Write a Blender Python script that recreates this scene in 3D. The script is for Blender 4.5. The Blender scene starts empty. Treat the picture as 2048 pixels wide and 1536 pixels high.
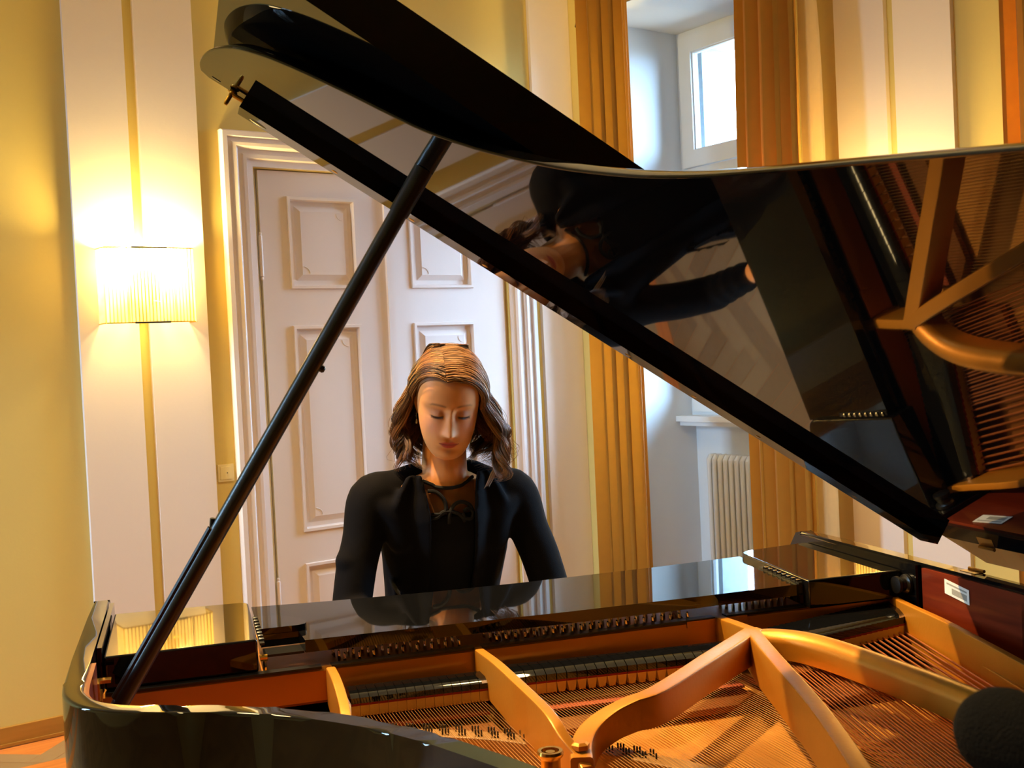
import bpy, bmesh, math, random
import numpy as np
from mathutils import Vector, Matrix
from mathutils.bvhtree import BVHTree
random.seed(7); RNG = np.random.default_rng(7)
SC = bpy.context.scene
COL = SC.collection
PI = math.pi

# ------------------------------------------------------------------ helpers
def srgb(r, g, b):
    f = lambda c: (c/255/12.92 if c/255 <= .04045 else ((c/255+.055)/1.055)**2.4)
    return (f(r), f(g), f(b), 1)

def mat(name, col, rough=.5, metal=0., spec=.5, noise=0., nscale=8., bump=0., bscale=60., sheen=0., coat=0., trans=0.):
    """plain principled material, with optional procedural colour variation and bump"""
    m = bpy.data.materials.new(name); m.use_nodes = True
    nt = m.node_tree; b = nt.nodes['Principled BSDF']
    b.inputs['Base Color'].default_value = col
    b.inputs['Roughness'].default_value = rough
    b.inputs['Metallic'].default_value = metal
    b.inputs['Specular IOR Level'].default_value = spec
    b.inputs['Sheen Weight'].default_value = sheen
    b.inputs['Coat Weight'].default_value = coat
    b.inputs['Coat Roughness'].default_value = .05
    tc = nt.nodes.new('ShaderNodeTexCoord')
    if noise:
        n = nt.nodes.new('ShaderNodeTexNoise'); n.inputs['Scale'].default_value = nscale; n.inputs['Detail'].default_value = 4
        mx = nt.nodes.new('ShaderNodeMix'); mx.data_type = 'RGBA'
        mx.inputs[6].default_value = tuple(c*(1-noise) for c in col[:3])+(1,)
        mx.inputs[7].default_value = tuple(min(1, c*(1+noise)) for c in col[:3])+(1,)
        nt.links.new(tc.outputs['Object'], n.inputs['Vector'])
        nt.links.new(n.outputs['Fac'], mx.inputs[0]); nt.links.new(mx.outputs[2], b.inputs['Base Color'])
    if bump:
        n2 = nt.nodes.new('ShaderNodeTexNoise'); n2.inputs['Scale'].default_value = bscale; n2.inputs['Detail'].default_value = 3
        bp = nt.nodes.new('ShaderNodeBump'); bp.inputs['Strength'].default_value = bump; bp.inputs['Distance'].default_value = .002
        nt.links.new(tc.outputs['Object'], n2.inputs['Vector'])
        nt.links.new(n2.outputs['Fac'], bp.inputs['Height']); nt.links.new(bp.outputs['Normal'], b.inputs['Normal'])
    return m

def wood(name, c1, c2, rough, scale, axis='Y', stretch=12., spec=.5):
    m = mat(name, c1, rough, spec=spec); nt = m.node_tree; b = nt.nodes['Principled BSDF']
    tc = nt.nodes.new('ShaderNodeTexCoord'); mp = nt.nodes.new('ShaderNodeMapping')
    s = [stretch]*3; s['XYZ'.index(axis)] = 1.
    mp.inputs['Scale'].default_value = s
    n = nt.nodes.new('ShaderNodeTexNoise'); n.inputs['Scale'].default_value = scale; n.inputs['Detail'].default_value = 5; n.inputs['Distortion'].default_value = .4
    r = nt.nodes.new('ShaderNodeValToRGB'); r.color_ramp.elements[0].position = .3; r.color_ramp.elements[1].position = .7
    r.color_ramp.elements[0].color = c1; r.color_ramp.elements[1].color = c2
    nt.links.new(tc.outputs['Object'], mp.inputs['Vector']); nt.links.new(mp.outputs['Vector'], n.inputs['Vector'])
    nt.links.new(n.outputs['Fac'], r.inputs['Fac']); nt.links.new(r.outputs['Color'], b.inputs['Base Color'])
    return m

def finish(bm, name, material, parent=None, smooth=True, angle=35, recalc=True):
    if recalc: bmesh.ops.recalc_face_normals(bm, faces=bm.faces[:])
    me = bpy.data.meshes.new(name); bm.to_mesh(me); bm.free()
    if smooth:
        me.polygons.foreach_set('use_smooth', [True]*len(me.polygons))
        me.set_sharp_from_angle(angle=math.radians(angle))
    ms = material if isinstance(material, (list, tuple)) else [material]
    for m in ms: me.materials.append(m)
    o = bpy.data.objects.new(name, me); COL.objects.link(o)
    if smooth and angle < 50:
        w = o.modifiers.new('weighted_normals', 'WEIGHTED_NORMAL'); w.keep_sharp = True; w.weight = 100
    if parent: o.parent = parent
    return o

def tag(o, label=None, cat=None, group=None, kind=None):
    if label: o['label'] = label
    if cat: o['category'] = cat
    if group: o['group'] = group
    if kind: o['kind'] = kind
    return o

def empty(name, loc=(0, 0, 0), rz=0.):
    o = bpy.data.objects.new(name, None); COL.objects.link(o); o.location = loc; o.rotation_euler = (0, 0, rz)
    o.empty_display_size = .1
    return o

def hexa(bm, c):
    """box from 8 corners: 4 bottom (ring) then 4 top"""
    v = [bm.verts.new(p) for p in c]
    for f in ((3, 2, 1, 0), (4, 5, 6, 7), (0, 1, 5, 4), (1, 2, 6, 5), (2, 3, 7, 6), (3, 0, 4, 7)):
        bm.faces.new([v[i] for i in f])
    return v

def box(bm, lo, hi, f=lambda p: p):
    (x0, y0, z0), (x1, y1, z1) = lo, hi
    return hexa(bm, [f(p) for p in ((x0, y0, z0), (x1, y0, z0), (x1, y1, z0), (x0, y1, z0), (x0, y0, z1), (x1, y0, z1), (x1, y1, z1), (x0, y1, z1))])

def prism(bm, poly, z0, z1, f=lambda p: p):
    n = len(poly)
    a = [bm.verts.new(f((p[0], p[1], z0))) for p in poly]; b = [bm.verts.new(f((p[0], p[1], z1))) for p in poly]
    bm.faces.new(a[::-1]); bm.faces.new(b)
    for i in range(n):
        j = (i+1) % n; bm.faces.new([a[i], a[j], b[j], b[i]])
    return a, b

def bevel_all(bm, w, seg=2, angle=50):
    es = [e for e in bm.edges if len(e.link_faces) == 2 and e.calc_face_angle(0) > math.radians(angle)]
    bmesh.ops.bevel(bm, geom=es, offset=w, segments=seg, profile=.5, affect='EDGES', clamp_overlap=True)

def tube(bm, pts, rad, n=8, cap=True, flat=1., up=None):
    """sweep a circle (or ellipse with flat<1 along 'up') along pts"""
    P = [Vector(p) for p in pts]; N = len(P)
    R = rad if hasattr(rad, '__len__') else [rad]*N
    T = [(P[min(i+1, N-1)]-P[max(i-1, 0)]).normalized() for i in range(N)]
    ref = Vector(up) if up else Vector((0, 0, 1))
    if abs(T[0].dot(ref)) > .95: ref = Vector((1, 0, 0))
    u = (ref-T[0]*ref.dot(T[0])).normalized(); rings = []
    for i in range(N):
        if i:
            u = u-T[i]*u.dot(T[i])
            u = u.normalized() if u.length > 1e-6 else T[i].orthogonal().normalized()
        w = T[i].cross(u)
        rings.append([bm.verts.new(P[i]+(u*math.cos(2*PI*k/n)*flat+w*math.sin(2*PI*k/n))*R[i]) for k in range(n)])
    for i in range(N-1):
        for k in range(n):
            bm.faces.new([rings[i][k], rings[i][(k+1) % n], rings[i+1][(k+1) % n], rings[i+1][k]])
    if cap:
        bm.faces.new(rings[0][::-1]); bm.faces.new(rings[-1])
    return rings

def lathe(bm, prof, n=24, f=lambda p: p):
    """prof: (r,z) list, closed at both ends when r==0"""
    rings = []
    for r, z in prof:
        rings.append([bm.verts.new(f((0, 0, z)))] if r < 1e-7 else [bm.verts.new(f((r*math.cos(2*PI*k/n), r*math.sin(2*PI*k/n), z))) for k in range(n)])
    for a, b in zip(rings, rings[1:]):
        for k in range(n):
            j = (k+1) % n
            if len(a) == 1 and len(b) > 1: bm.faces.new([a[0], b[k], b[j]])
            elif len(b) == 1 and len(a) > 1: bm.faces.new([a[k], a[j], b[0]])
            elif len(a) > 1: bm.faces.new([a[k], a[j], b[j], b[k]])
    if len(rings[0]) > 1: bm.faces.new(rings[0][::-1])
    if len(rings[-1]) > 1: bm.faces.new(rings[-1])

def smoothpath(pts, n=6):
    """Catmull-Rom through pts (any dimension)"""
    P = [np.array(p, float) for p in pts]; P = [2*P[0]-P[1]]+P+[2*P[-1]-P[-2]]; out = []
    for i in range(1, len(P)-2):
        a, b, c, d = P[i-1], P[i], P[i+1], P[i+2]
        for k in range(n):
            t = k/n
            out.append(.5*((2*b)+(c-a)*t+(2*a-5*b+4*c-d)*t*t+(3*b-a-3*c+d)*t**3))
    out.append(P[-2]); return [tuple(p) for p in out]

def offset2d(poly, d, closed=False):
    """offset an open 2-D polyline to its left by d"""
    P = [Vector((p[0], p[1])) for p in poly]; out = []; N = len(P)
    for i in range(N):
        a = P[max(i-1, 0)]; c = P[min(i+1, N-1)]
        t = (c-a).normalized(); n = Vector((-t.y, t.x)); out.append((P[i].x+n.x*d, P[i].y+n.y*d))
    return out

# ------------------------------------------------------------------ camera (solved from the photograph's vanishing points)
F_PX, YAW, PITCH, ROLL, AL = 2294.8, .6211, -.02477, -.04778, .3408
CAMZ = 1.4185
fw = Vector((math.sin(YAW)*math.cos(PITCH), math.cos(YAW)*math.cos(PITCH), math.sin(PITCH)))
rt = Vector((math.cos(YAW), -math.sin(YAW), 0)); up = rt.cross(fw)
c_, s_ = math.cos(ROLL), math.sin(ROLL)
rt, up = c_*rt+s_*up, -s_*rt+c_*up
cam = bpy.data.cameras.new('camera'); co = bpy.data.objects.new('camera', cam); COL.objects.link(co)
M = Matrix((rt, up, -fw)).transposed().to_4x4(); M.translation = Vector((0, 0, CAMZ)); co.matrix_world = M
cam.sensor_width = 36; cam.lens = F_PX*36/2048; cam.clip_start = .05
cam.dof.use_dof = True; cam.dof.focus_distance = 2.4; cam.dof.aperture_fstop = 18
SC.camera = co
# piano frame: t along the keyboard (treble to bass), s towards the tail, z up
P0 = Vector((1.40254874*.4185, 5.22091096*.4185, 0))
def M3(p): return (p[0], -p[1], p[2])           # (t,s,z) -> piano local

# ------------------------------------------------------------------ materials
YEL = mat('yellow_wall_paint', srgb(218, 190, 110), .8, noise=.03, nscale=3, bump=.15, bscale=90)
CREAM = mat('cream_wall_paint', srgb(230, 212, 202), .8, noise=.02, nscale=3, bump=.1, bscale=90)
DOORP = mat('door_paint', srgb(230, 214, 208), .42, noise=.02, nscale=5, bump=.05, bscale=40)
WHITE = mat('white_paint', srgb(232, 234, 236), .45, noise=.02, nscale=6)
REVEAL = mat('reveal_plaster', srgb(224, 226, 228), .85, noise=.02, nscale=5, bump=.1)
CEIL = mat('ceiling_plaster', srgb(232, 226, 214), .9, noise=.02)
BASEB = wood('baseboard_wood', srgb(158, 108, 34), srgb(178, 124, 46), .5, 3, 'X', 10)
BORDER = wood('border_wood', srgb(196, 104, 34), srgb(220, 130, 52), .4, 4, 'X', 10)
BLACK = mat('black_polyester', (.0035, .0033, .0032, 1), .025, spec=.55, noise=.1, nscale=4)
SATIN = mat('black_satin', (.006, .0055, .005, 1), .32, spec=.45, noise=.2, nscale=20)
GOLD = mat('bronze_plate', srgb(198, 126, 30), .40, .45, noise=.08, nscale=14, bump=.12, bscale=160)
BRASS = mat('brass', srgb(220, 170, 70), .2, 1., noise=.05)
CHROME = mat('chrome', srgb(220, 205, 175), .10, 1., noise=.03)
STEEL = mat('string_wire', srgb(222, 172, 104), .3, .9, noise=.05)
COPPER = mat('copper_winding', srgb(216, 132, 78), .34, .85, noise=.06, nscale=200)
FELT = mat('cream_felt', srgb(240, 206, 134), .95, noise=.06, nscale=120, sheen=.3)
REDFELT = mat('red_felt', srgb(150, 42, 26), .95, noise=.1, nscale=150, sheen=.3)
REDCLOTH = mat('red_cloth_strip', srgb(150, 62, 28), .9, noise=.1, nscale=150)
SPRUCE = wood('spruce_soundboard', srgb(190, 122, 46), srgb(210, 144, 62), .4, 6, 'Y', 14)
MAHOG = wood('mahogany', srgb(84, 26, 10), srgb(112, 40, 16), .28, 5, 'Y', 14)
MAPLE = wood('bridge_maple', srgb(150, 108, 62), srgb(176, 132, 80), .45, 8, 'Y', 8)
IVORY = mat('white_keys', srgb(235, 230, 215), .2, noise=.02)
LABELW = mat('label_paper', srgb(225, 220, 205), .6, noise=.03)
LABELG = mat('label_print', srgb(150, 146, 130), .6, noise=.12, nscale=300)
FABRIC = mat('curtain_fabric', srgb(206, 144, 44), .85, noise=.06, nscale=25, bump=.2, bscale=500, sheen=.25)
LINING = mat('curtain_lining', srgb(226, 200, 150), .9, noise=.04, nscale=25)
RADP = mat('radiator_enamel', srgb(226, 226, 224), .35, noise=.02)
PLAST = mat('switch_plastic', srgb(232, 212, 158), .4, noise=.02)
DARKM = mat('dark_metal', srgb(40, 36, 34), .45, .6, noise=.1)
FOAM = mat('black_foam', srgb(12, 11, 11), 1., spec=.1, noise=.3, nscale=300, bump=.8, bscale=600)
STUCCO = mat('outdoor_stucco', srgb(176, 186, 192), .95, noise=.25, nscale=40, bump=1., bscale=60)
PAPER = mat('bench_leather', srgb(18, 17, 17), .5, noise=.2, nscale=60)
# ------------------------------------------------------------------ room shell
YW, XW, XL, YF, ZC = 4.774, 3.88, -3.0, -9.0, 3.75   # door wall, window wall, far left wall, wall behind the camera, ceiling
def struct(name, bm, m, parent=None, **k):
    o = finish(bm, name, m, parent, **k); o['kind'] = 'structure'; return o

# door wall, open where the double door stands
DX0, DX1, DZ = 1.914, 3.576, 2.455
bm = bmesh.new()
box(bm, (XL-.2, YW, 0), (DX0+.155, YW+.2, ZC)); box(bm, (DX1-.155, YW, 0), (XW+.9, YW+.2, ZC)); box(bm, (DX0+.155, YW, DZ-.155), (DX1-.155, YW+.2, ZC))
box(bm, (DX0+.155, YW+.16, 0), (DX1-.155, YW+.2, DZ-.155))
struct('wall_back', bm, YEL, smooth=False)
# window wall with two deep openings
W1 = (3.50, 4.62); W2 = (.45, 1.80); W3 = (3.70, 4.50); XD, SOF, XB = 4.573, 3.149, 4.80     # jambs, window plane, soffit height, outer face
bm = bmesh.new()
for y0, y1 in ((W1[1], YW+.2), (W2[1], W1[0]), (YF-.2, W2[0])): box(bm, (XW, y0, 0), (XD+.05, y1, ZC))
for y0, y1 in (W1, W2): box(bm, (XW, y0, SOF), (XD+.05, y1, ZC)); box(bm, (XD-.015, y0, 0), (XD+.05, y1, 1.01))
struct('wall_right', bm, [YEL], smooth=False)
# plaster lining of the reveals and niches (pale), and the outer stucco reveal
for k, (y0, y1) in enumerate((W1, W2)):
    bm = bmesh.new(); e = .004
    box(bm, (XW, y1-e, 0), (XD, y1, SOF)); box(bm, (XW, y0, 0), (XD, y0+e, SOF)); box(bm, (XW, y0, SOF-e), (XD, y1, SOF)); box(bm, (XD-.019, y0, 0), (XD-.015, y1, 1.01))
    struct('trim_%d' % (5+k), bm, REVEAL, smooth=False)
    bm = bmesh.new()
    box(bm, (XD+.02, y1-.13, .9), (XB, y1+.4, 3.4)); box(bm, (XD+.02, y0-.4, .9), (XB, y0+.13, 3.4)); box(bm, (XD+.05, y0-.4, SOF-.1), (XB, y1+.4, 3.4))
    struct('wall_outside' if k == 0 else 'wall_outside_second', bm, STUCCO, smooth=False)
bm = bmesh.new(); box(bm, (XL-.2, YF-.2, 0), (XL, W3[0], ZC)); box(bm, (XL-.2, W3[1], 0), (XL, YW+.2, ZC)); box(bm, (XL-.2, W3[0], 0), (XL, W3[1], 1.0)); box(bm, (XL-.2, W3[0], 3.1), (XL, W3[1], ZC)); struct('wall_left', bm, YEL, smooth=False)
bm = bmesh.new(); box(bm, (XL-.2, YF-.2, 0), (XW+.5, YF, ZC)); struct('wall_front', bm, BASEB, smooth=False)
bm = bmesh.new(); box(bm, (XL-.2, YF-.2, ZC), (XW+.9, YW+.2, ZC+.2)); struct('ceiling', bm, CEIL, smooth=False)

# herringbone parquet, one mesh, one tone per block
bm = bmesh.new(); lay = bm.loops.layers.float_color.new('tone')
bw, bl = .085, .425; n = 5
def block(x, y, ang, L, Wd):
    c, s = math.cos(ang), math.sin(ang); g = .0008
    tone = .5+random.uniform(-.5, .5)
    q = [(g, g), (L-g, g), (L-g, Wd-g), (g, Wd-g)]
    P = [(x+c*a-s*b, y+s*a+c*b) for a, b in q]
    if max(abs(p[0]-.4) for p in P) > 4.0 or min(p[1] for p in P) < -3.2 or max(p[1] for p in P) > YW+.15: return
    f = bm.faces.new([bm.verts.new((a, b, 0)) for a, b in P])
    for l in f.loops: l[lay] = (tone, 1. if abs(math.cos(ang-A0)) > .5 else 0., 0, 1)
A0 = PI/4
ca, sa = math.cos(A0), math.sin(A0)
for i in range(-70, 71):
    for j in range(-24, 25):
        # herringbone lattice: translation (w,w) and (l,-l)... in block units
        ux, uy = i*bw+j*bl, i*bw-j*bl
        for (ox, oy, a, L, Wd) in ((0, 0, 0, bl, bw), (bl, bw-bl, 0, bw, bl)):
            lx, ly = ux+ox, uy+oy
            wx, wy = ca*lx-sa*ly+.4, sa*lx+ca*ly+.6
            block(wx, wy, A0+a, L, Wd)
PARQ = mat('parquet', srgb(190, 150, 104), .34, spec=.5)
nt = PARQ.node_tree; b = nt.nodes['Principled BSDF']
at = nt.nodes.new('ShaderNodeAttribute'); at.attribute_name = 'tone'
sp = nt.nodes.new('ShaderNodeSeparateColor'); tc = nt.nodes.new('ShaderNodeTexCoord'); nz = nt.nodes.new('ShaderNodeTexNoise'); nz.inputs['Scale'].default_value = 30; nz.inputs['Detail'].default_value = 5
rp = nt.nodes.new('ShaderNodeValToRGB'); rp.color_ramp.elements[0].color = srgb(134, 100, 62); rp.color_ramp.elements[1].color = srgb(176, 142, 98)
ma = nt.nodes.new('ShaderNodeMath'); ma.operation = 'MULTIPLY_ADD'; ma.inputs[1].default_value = .35
nt.links.new(at.outputs['Color'], sp.inputs[0]); nt.links.new(tc.outputs['Object'], nz.inputs['Vector'])
nt.links.new(nz.outputs['Fac'], ma.inputs[0]); m2 = nt.nodes.new('ShaderNodeMath'); m2.operation = 'MULTIPLY'; m2.inputs[1].default_value = .7
nt.links.new(sp.outputs[0], m2.inputs[0]); nt.links.new(m2.outputs[0], ma.inputs[2]); nt.links.new(ma.outputs[0], rp.inputs['Fac']); nt.links.new(rp.outputs['Color'], b.inputs['Base Color'])
o = struct('floor', bm, PARQ, smooth=False, recalc=False)
bm = bmesh.new(); box(bm, (XL-.2, YF-.2, -.1), (XW+.9, YW+.2, -.003)); struct('floor_base', bm, BORDER, smooth=False)
bm = bmesh.new(); box(bm, (XL, 4.32, -.002), (XW, 4.46, .0015)); struct('trim_7', bm, BORDER, smooth=False)   # orange border board let into the parquet
bm = bmesh.new()
box(bm, (XL, YW-.018, .0), (1.905, YW, .074)); box(bm, (XL, YW-.026, .0), (1.905, YW-.016, .012)); bevel_all(bm, .003)
struct('baseboard_back', bm, BASEB)

# pilaster strips: paired cream bands with a yellow groove between
def strips(name, rs, axis):
    bm = bmesh.new()
    for a, c in rs:
        if axis == 'x': box(bm, (a, YW-.022, 0), (c, YW+.01, ZC))
        else: box(bm, (XW-.022, a, 0), (XW+.01, c, ZC))
    bevel_all(bm, .004); struct(name, bm, CREAM)
strips('trim_1', ((1.282, 1.522), (1.566, 1.816)), 'x')
strips('trim_2', ((3.618, XW-.001),), 'x')
strips('trim_3', ((2.787, 3.024), (2.498, 2.746)), 'y')
strips('trim_4', ((.0, .24), (.28, .53)), 'y')

# ------------------------------------------------------------------ double door
door = empty('door_1', (0, 0, 0)); door['kind'] = 'structure'
prof = [(0, 0), (0, .030), (.006, .038), (.026, .038), (.032, .026), (.046, .026), (.052, .034), (.066, .036), (.074, .030), (.078, .018), (.096, .018), (.101, .025), (.116, .025), (.122, .012), (.150, .008), (.155, -.03), (.175, -.03), (.175, -.06), (.0, -.06)]
bm = bmesh.new(); rings = []
for k in range(4):
    ring = []
    for w, d in prof:
        x = DX0+w if k < 2 else DX1-w; z = 0. if k in (0, 3) else DZ-w
        ring.append(bm.verts.new((x, YW-d, z)))
    rings.append(ring)
for a, c in zip(rings, rings[1:]):
    for i in range(len(prof)):
        j = (i+1) % len(prof); bm.faces.new([a[i], a[j], c[j], c[i]])
bm.faces.new(rings[0]); bm.faces.new(rings[-1][::-1])
struct('door_frame', bm, DOORP, door, angle=25)
def leaf(name, x0, x1, px0, px1, panels, arcside):
    bm = bmesh.new(); yf = YW+.012; z0, z1 = .012, DZ-.160
    def quad(a, c, lo, hi): bm.faces.new([bm.verts.new((a, yf, lo)), bm.verts.new((c, yf, lo)), bm.verts.new((c, yf, hi)), bm.verts.new((a, yf, hi))])
    zs = [z0]
    for lo, hi in panels: zs += [lo, hi]
    zs.append(z1)
    quad(x0, px0, z0, z1); quad(px1, x1, z0, z1)
    for i in range(0, len(zs), 2): quad(px0, px1, zs[i], zs[i+1])
    for lo, hi in panels:
        rings = []
        for ins, d in ((0, 0), (.003, .009), (.015, .009), (.021, -.016), (.040, -.016), (.066, -.004)):
            rings.append([bm.verts.new((a, yf-d, c)) for a, c in ((px0+ins, lo+ins), (px1-ins, lo+ins), (px1-ins, hi-ins), (px0+ins, hi-ins))])
        for a, c in zip(rings, rings[1:]):
            for i in range(4): bm.faces.new([a[i], a[(i+1) % 4], c[(i+1) % 4], c[i]])
        bm.faces.new(rings[-1])
        # little quarter-round ornament in the field's corners
        for (cx, cz, sx, sz) in ((px0+.072, lo+.072, 1, 1), (px1-.072, hi-.072, -1, -1)):
            tube(bm, [(cx+sx*.030*math.cos(t), yf+.004, cz+sz*.030*math.sin(t)) for t in np.linspace(0, PI/2, 7)], .0022, 5)
    back = [bm.verts.new(p) for p in ((x0, yf, z0), (x1, yf, z0), (x1, yf, z1), (x0, yf, z1), (x0, yf+.04, z0), (x1, yf+.04, z0), (x1, yf+.04, z1), (x0, yf+.04, z1))]
    for f in ((0, 4, 5, 1), (1, 5, 6, 2), (2, 6, 7, 3), (3, 7, 4, 0), (4, 7, 6, 5)): bm.faces.new([back[i] for i in f])
    o = struct(name, bm, DOORP, door, smooth=False, recalc=False)
    o.data.update()
    return o
pan = [(.15, .521), (.662, 1.600), (1.765, 2.184)]
lf = leaf('door_leaf', 2.092, 2.722, 2.224, 2.574, pan, 1)
rf = leaf('door_leaf', 2.752, 3.398, 2.856, 3.214, pan, -1)
bm = bmesh.new(); box(bm, (2.716, YW-.004, .012), (2.752, YW+.03, DZ-.162)); bevel_all(bm, .006, 2); struct('door_astragal', bm, DOORP, door)
for zc in (1.911, .372):
    bm = bmesh.new(); f = lambda p, zc=zc: (2.084+p[0], YW-.002+p[1], zc+p[2])
    lathe(bm, [(0, -.108), (.006, -.104), (.007, -.098), (.0045, -.092), (.0085, -.089), (.0085, -.002), (.0095, -.002), (.0095, .002), (.0085, .002), (.0085, .089), (.0045, .092), (.007, .098), (.006, .104), (0, .108)], 14, f)
    struct('door_hinge', bm, DOORP, lf)

# ------------------------------------------------------------------ windows
GLASS = bpy.data.materials.new('window_glass'); GLASS.use_nodes = True; nt = GLASS.node_tree
for n in list(nt.nodes): nt.nodes.remove(n)
ou = nt.nodes.new('ShaderNodeOutputMaterial'); tr = nt.nodes.new('ShaderNodeBsdfTransparent'); gl = nt.nodes.new('ShaderNodeBsdfGlossy'); mx = nt.nodes.new('ShaderNodeMixShader'); fr = nt.nodes.new('ShaderNodeFresnel')
gl.inputs['Roughness'].default_value = .01; fr.inputs['IOR'].default_value = 1.35; tr.inputs['Color'].default_value = (.94, .97, .98, 1)
nt.links.new(fr.outputs[0], mx.inputs[0]); nt.links.new(tr.outputs[0], mx.inputs[1]); nt.links.new(gl.outputs[0], mx.inputs[2]); nt.links.new(mx.outputs[0], ou.inputs['Surface'])
def window(name, y0, y1):
    r = empty(name); r['kind'] = 'structure'
    x0, x1 = XD-.055, XD
    def ring(a0, a1, z0, z1, w, xa, xb, nm, par=r, bv=.004):
        bm = bmesh.new()
        box(bm, (xa, a0, z0), (xb, a0+w, z1)); box(bm, (xa, a1-w, z0), (xb, a1, z1)); box(bm, (xa, a0+w, z0), (xb, a1-w, z0+w)); box(bm, (xa, a0+w, z1-w), (xb, a1-w, z1))
        bevel_all(bm, bv); return struct(nm, bm, WHITE, par)
    ring(y0+.001, y1-.001, 1.030, SOF-.005, .034, x0+.01, x1, 'window_frame')
    bm = bmesh.new(); box(bm, (x0+.012, y0+.03, 2.335), (x1-.004, y1-.03, 2.398)); bevel_all(bm, .004); struct('window_transom', bm, WHITE, r)
    ym = (y0+y1)/2
    for (za, zb) in ((2.401, 3.112), (1.06, 2.332)):
        for (a0, a1) in ((y0+.034, ym-.002), (ym+.002, y1-.034)):
            s = ring(a0, a1, za, zb, .090, x0-.008, x1-.012, 'window_sash', bv=.006)
            ring(a0+.086, a1-.086, za+.086, zb-.086, .010, x0+.006, x1-.012, 'glazing_bead', s, bv=.002)
            bm = bmesh.new(); box(bm, (x0+.022, a0+.087, za+.087), (x0+.026, a1-.087, zb-.087)); struct('pane', bm, GLASS, s, smooth=False)
    bm = bmesh.new(); box(bm, (4.402, y0+.001, 1.013), (XD-.02, y1-.001, 1.043)); bevel_all(bm, .010, 3); struct('window_sill', bm, WHITE, r)
    bm = bmesh.new(); box(bm, (4.432, y0+.001, .988), (XD-.02, y1-.001, 1.013)); bevel_all(bm, .008, 3); struct('window_apron', bm, WHITE, r)
window('window_1', *W1); window('window_2', *W2)
r3 = empty('window_3_added'); r3['kind'] = 'structure'; bm = bmesh.new()  # window added out of view to send daylight into the radiator niche
for a, c in ((W3[0], W3[0]+.06), (W3[1]-.06, W3[1]), ((W3[0]+W3[1])/2-.04, (W3[0]+W3[1])/2+.04)): box(bm, (XL-.12, a, 1.0), (XL-.06, c, 3.1))
for a, c in ((1.0, 1.06), (3.04, 3.1), (2.2, 2.27)): box(bm, (XL-.118, W3[0], a), (XL-.062, W3[1], c))
struct('window_frame', bm, WHITE, r3, smooth=False)
bm = bmesh.new(); box(bm, (XL-.092, W3[0], 1.0), (XL-.088, W3[1], 3.1)); struct('pane', bm, GLASS, r3, smooth=False)

# ------------------------------------------------------------------ radiator under the window
rad = tag(empty('radiator', (4.448, 4.053, 0)), 'white column radiator standing in the niche under the window sill', 'radiator')
ncol = 18
def colm():
    bm = bmesh.new()
    for dx in (-.028, .028):
        tube(bm, [(dx, 0, .10)]+[(dx, 0, z) for z in np.linspace(.12, .83, 4)], .0135, 10)
    tube(bm, [(-.028, 0, .80), (-.027, 0, .835), (-.015, 0, .852), (.015, 0, .852), (.027, 0, .835), (.028, 0, .80)], [.0135, .016, .0165, .0165, .016, .0135], 10)
    tube(bm, [(-.028, 0, .14), (-.027, 0, .105), (-.015, 0, .088), (.015, 0, .088), (.027, 0, .105), (.028, 0, .14)], [.0135, .016, .0165, .0165, .016, .0135], 10)
    box(bm, (-.014, -.0188, .77), (.014, .0188, .85)); box(bm, (-.014, -.0188, .09), (.014, .0188, .15))
    return bm
c0 = finish(colm(), 'radiator_column', RADP, rad)
for k in range(ncol):
    c = c0 if k == 0 else c0.copy()
    if k: COL.objects.link(c); c.parent = rad
    c.location = (0, .341-k*.0397, 0); c.scale = (1, 1.04, .97)
bm = bmesh.new(); tube(bm, [(0, .34, .12), (0, .40, .12), (.0, .42, .10), (0, .42, .0)], .009, 8); finish(bm, 'radiator_pipe', RADP, rad)
for y in (.3, -.3):
    bm = bmesh.new(); box(bm, (-.03, y-.012, 0), (.03, y+.012, .085)); bevel_all(bm, .004); finish(bm, 'radiator_foot', RADP, rad)

# ------------------------------------------------------------------ curtains
def drape(yA, yB, x, z0, z1, nf, amp, ph, gather=None, seed=0):
    """cloth sheet hanging in a plane of constant x, folds along y"""
    rr = random.Random(seed); bm = bmesh.new(); nu, nv = nf*14, 26
    offs = [rr.uniform(.7, 1.3) for _ in range(nf+2)]
    def pos(u, v):
        z = z1+(z0-z1)*v; g = gather(v) if gather else (1., 0.)
        k = u*nf; a = amp*(offs[int(k)]*(1-(k % 1))+offs[int(k)+1]*(k % 1))
        w = math.sin(2*PI*k+ph); w2 = math.sin(4*PI*k+ph*1.7+1)
        xx = x-a*(w*.8+.25*w2*(1-.3*v))*(.75+.25*v)
        yy = (yA+yB)/2+((yA-yB)/2)*(2*u-1)*g[0]+g[1]+.35*a*math.sin(4*PI*k+ph*2)
        return (xx, yy, z)
    V = [[bm.verts.new(pos(i/nu, j/nv)) for i in range(nu+1)] for j in range(nv+1)]
    for j in range(nv):
        for i in range(nu): bm.faces.new([V[j][i], V[j][i+1], V[j+1][i+1], V[j+1][i]])
    bmesh.ops.solidify(bm, geom=bm.faces[:], thickness=.003)
    return bm
def curtain(name, label, yA, yB, x, nf, amp, ph, seed, gather=None, lining=None):
    r = tag(empty(name, (x, (yA+yB)/2, 0)), label, 'curtain', 'ochre curtains along the window wall')
    o = finish(drape(yA, yB, x, .015, 3.42, nf, amp, ph, gather, seed), 'curtain_cloth', FABRIC, r, angle=80)
    o.location = -Vector((x, (yA+yB)/2, 0))
    if lining:
        l = finish(drape(lining[0], lining[1], lining[2], .02, 3.40, lining[3], lining[4], .4, lining[5], seed+5), 'curtain_lining', LINING, r, angle=80)
        l.location = o.location
    return r
XC = 3.62
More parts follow.
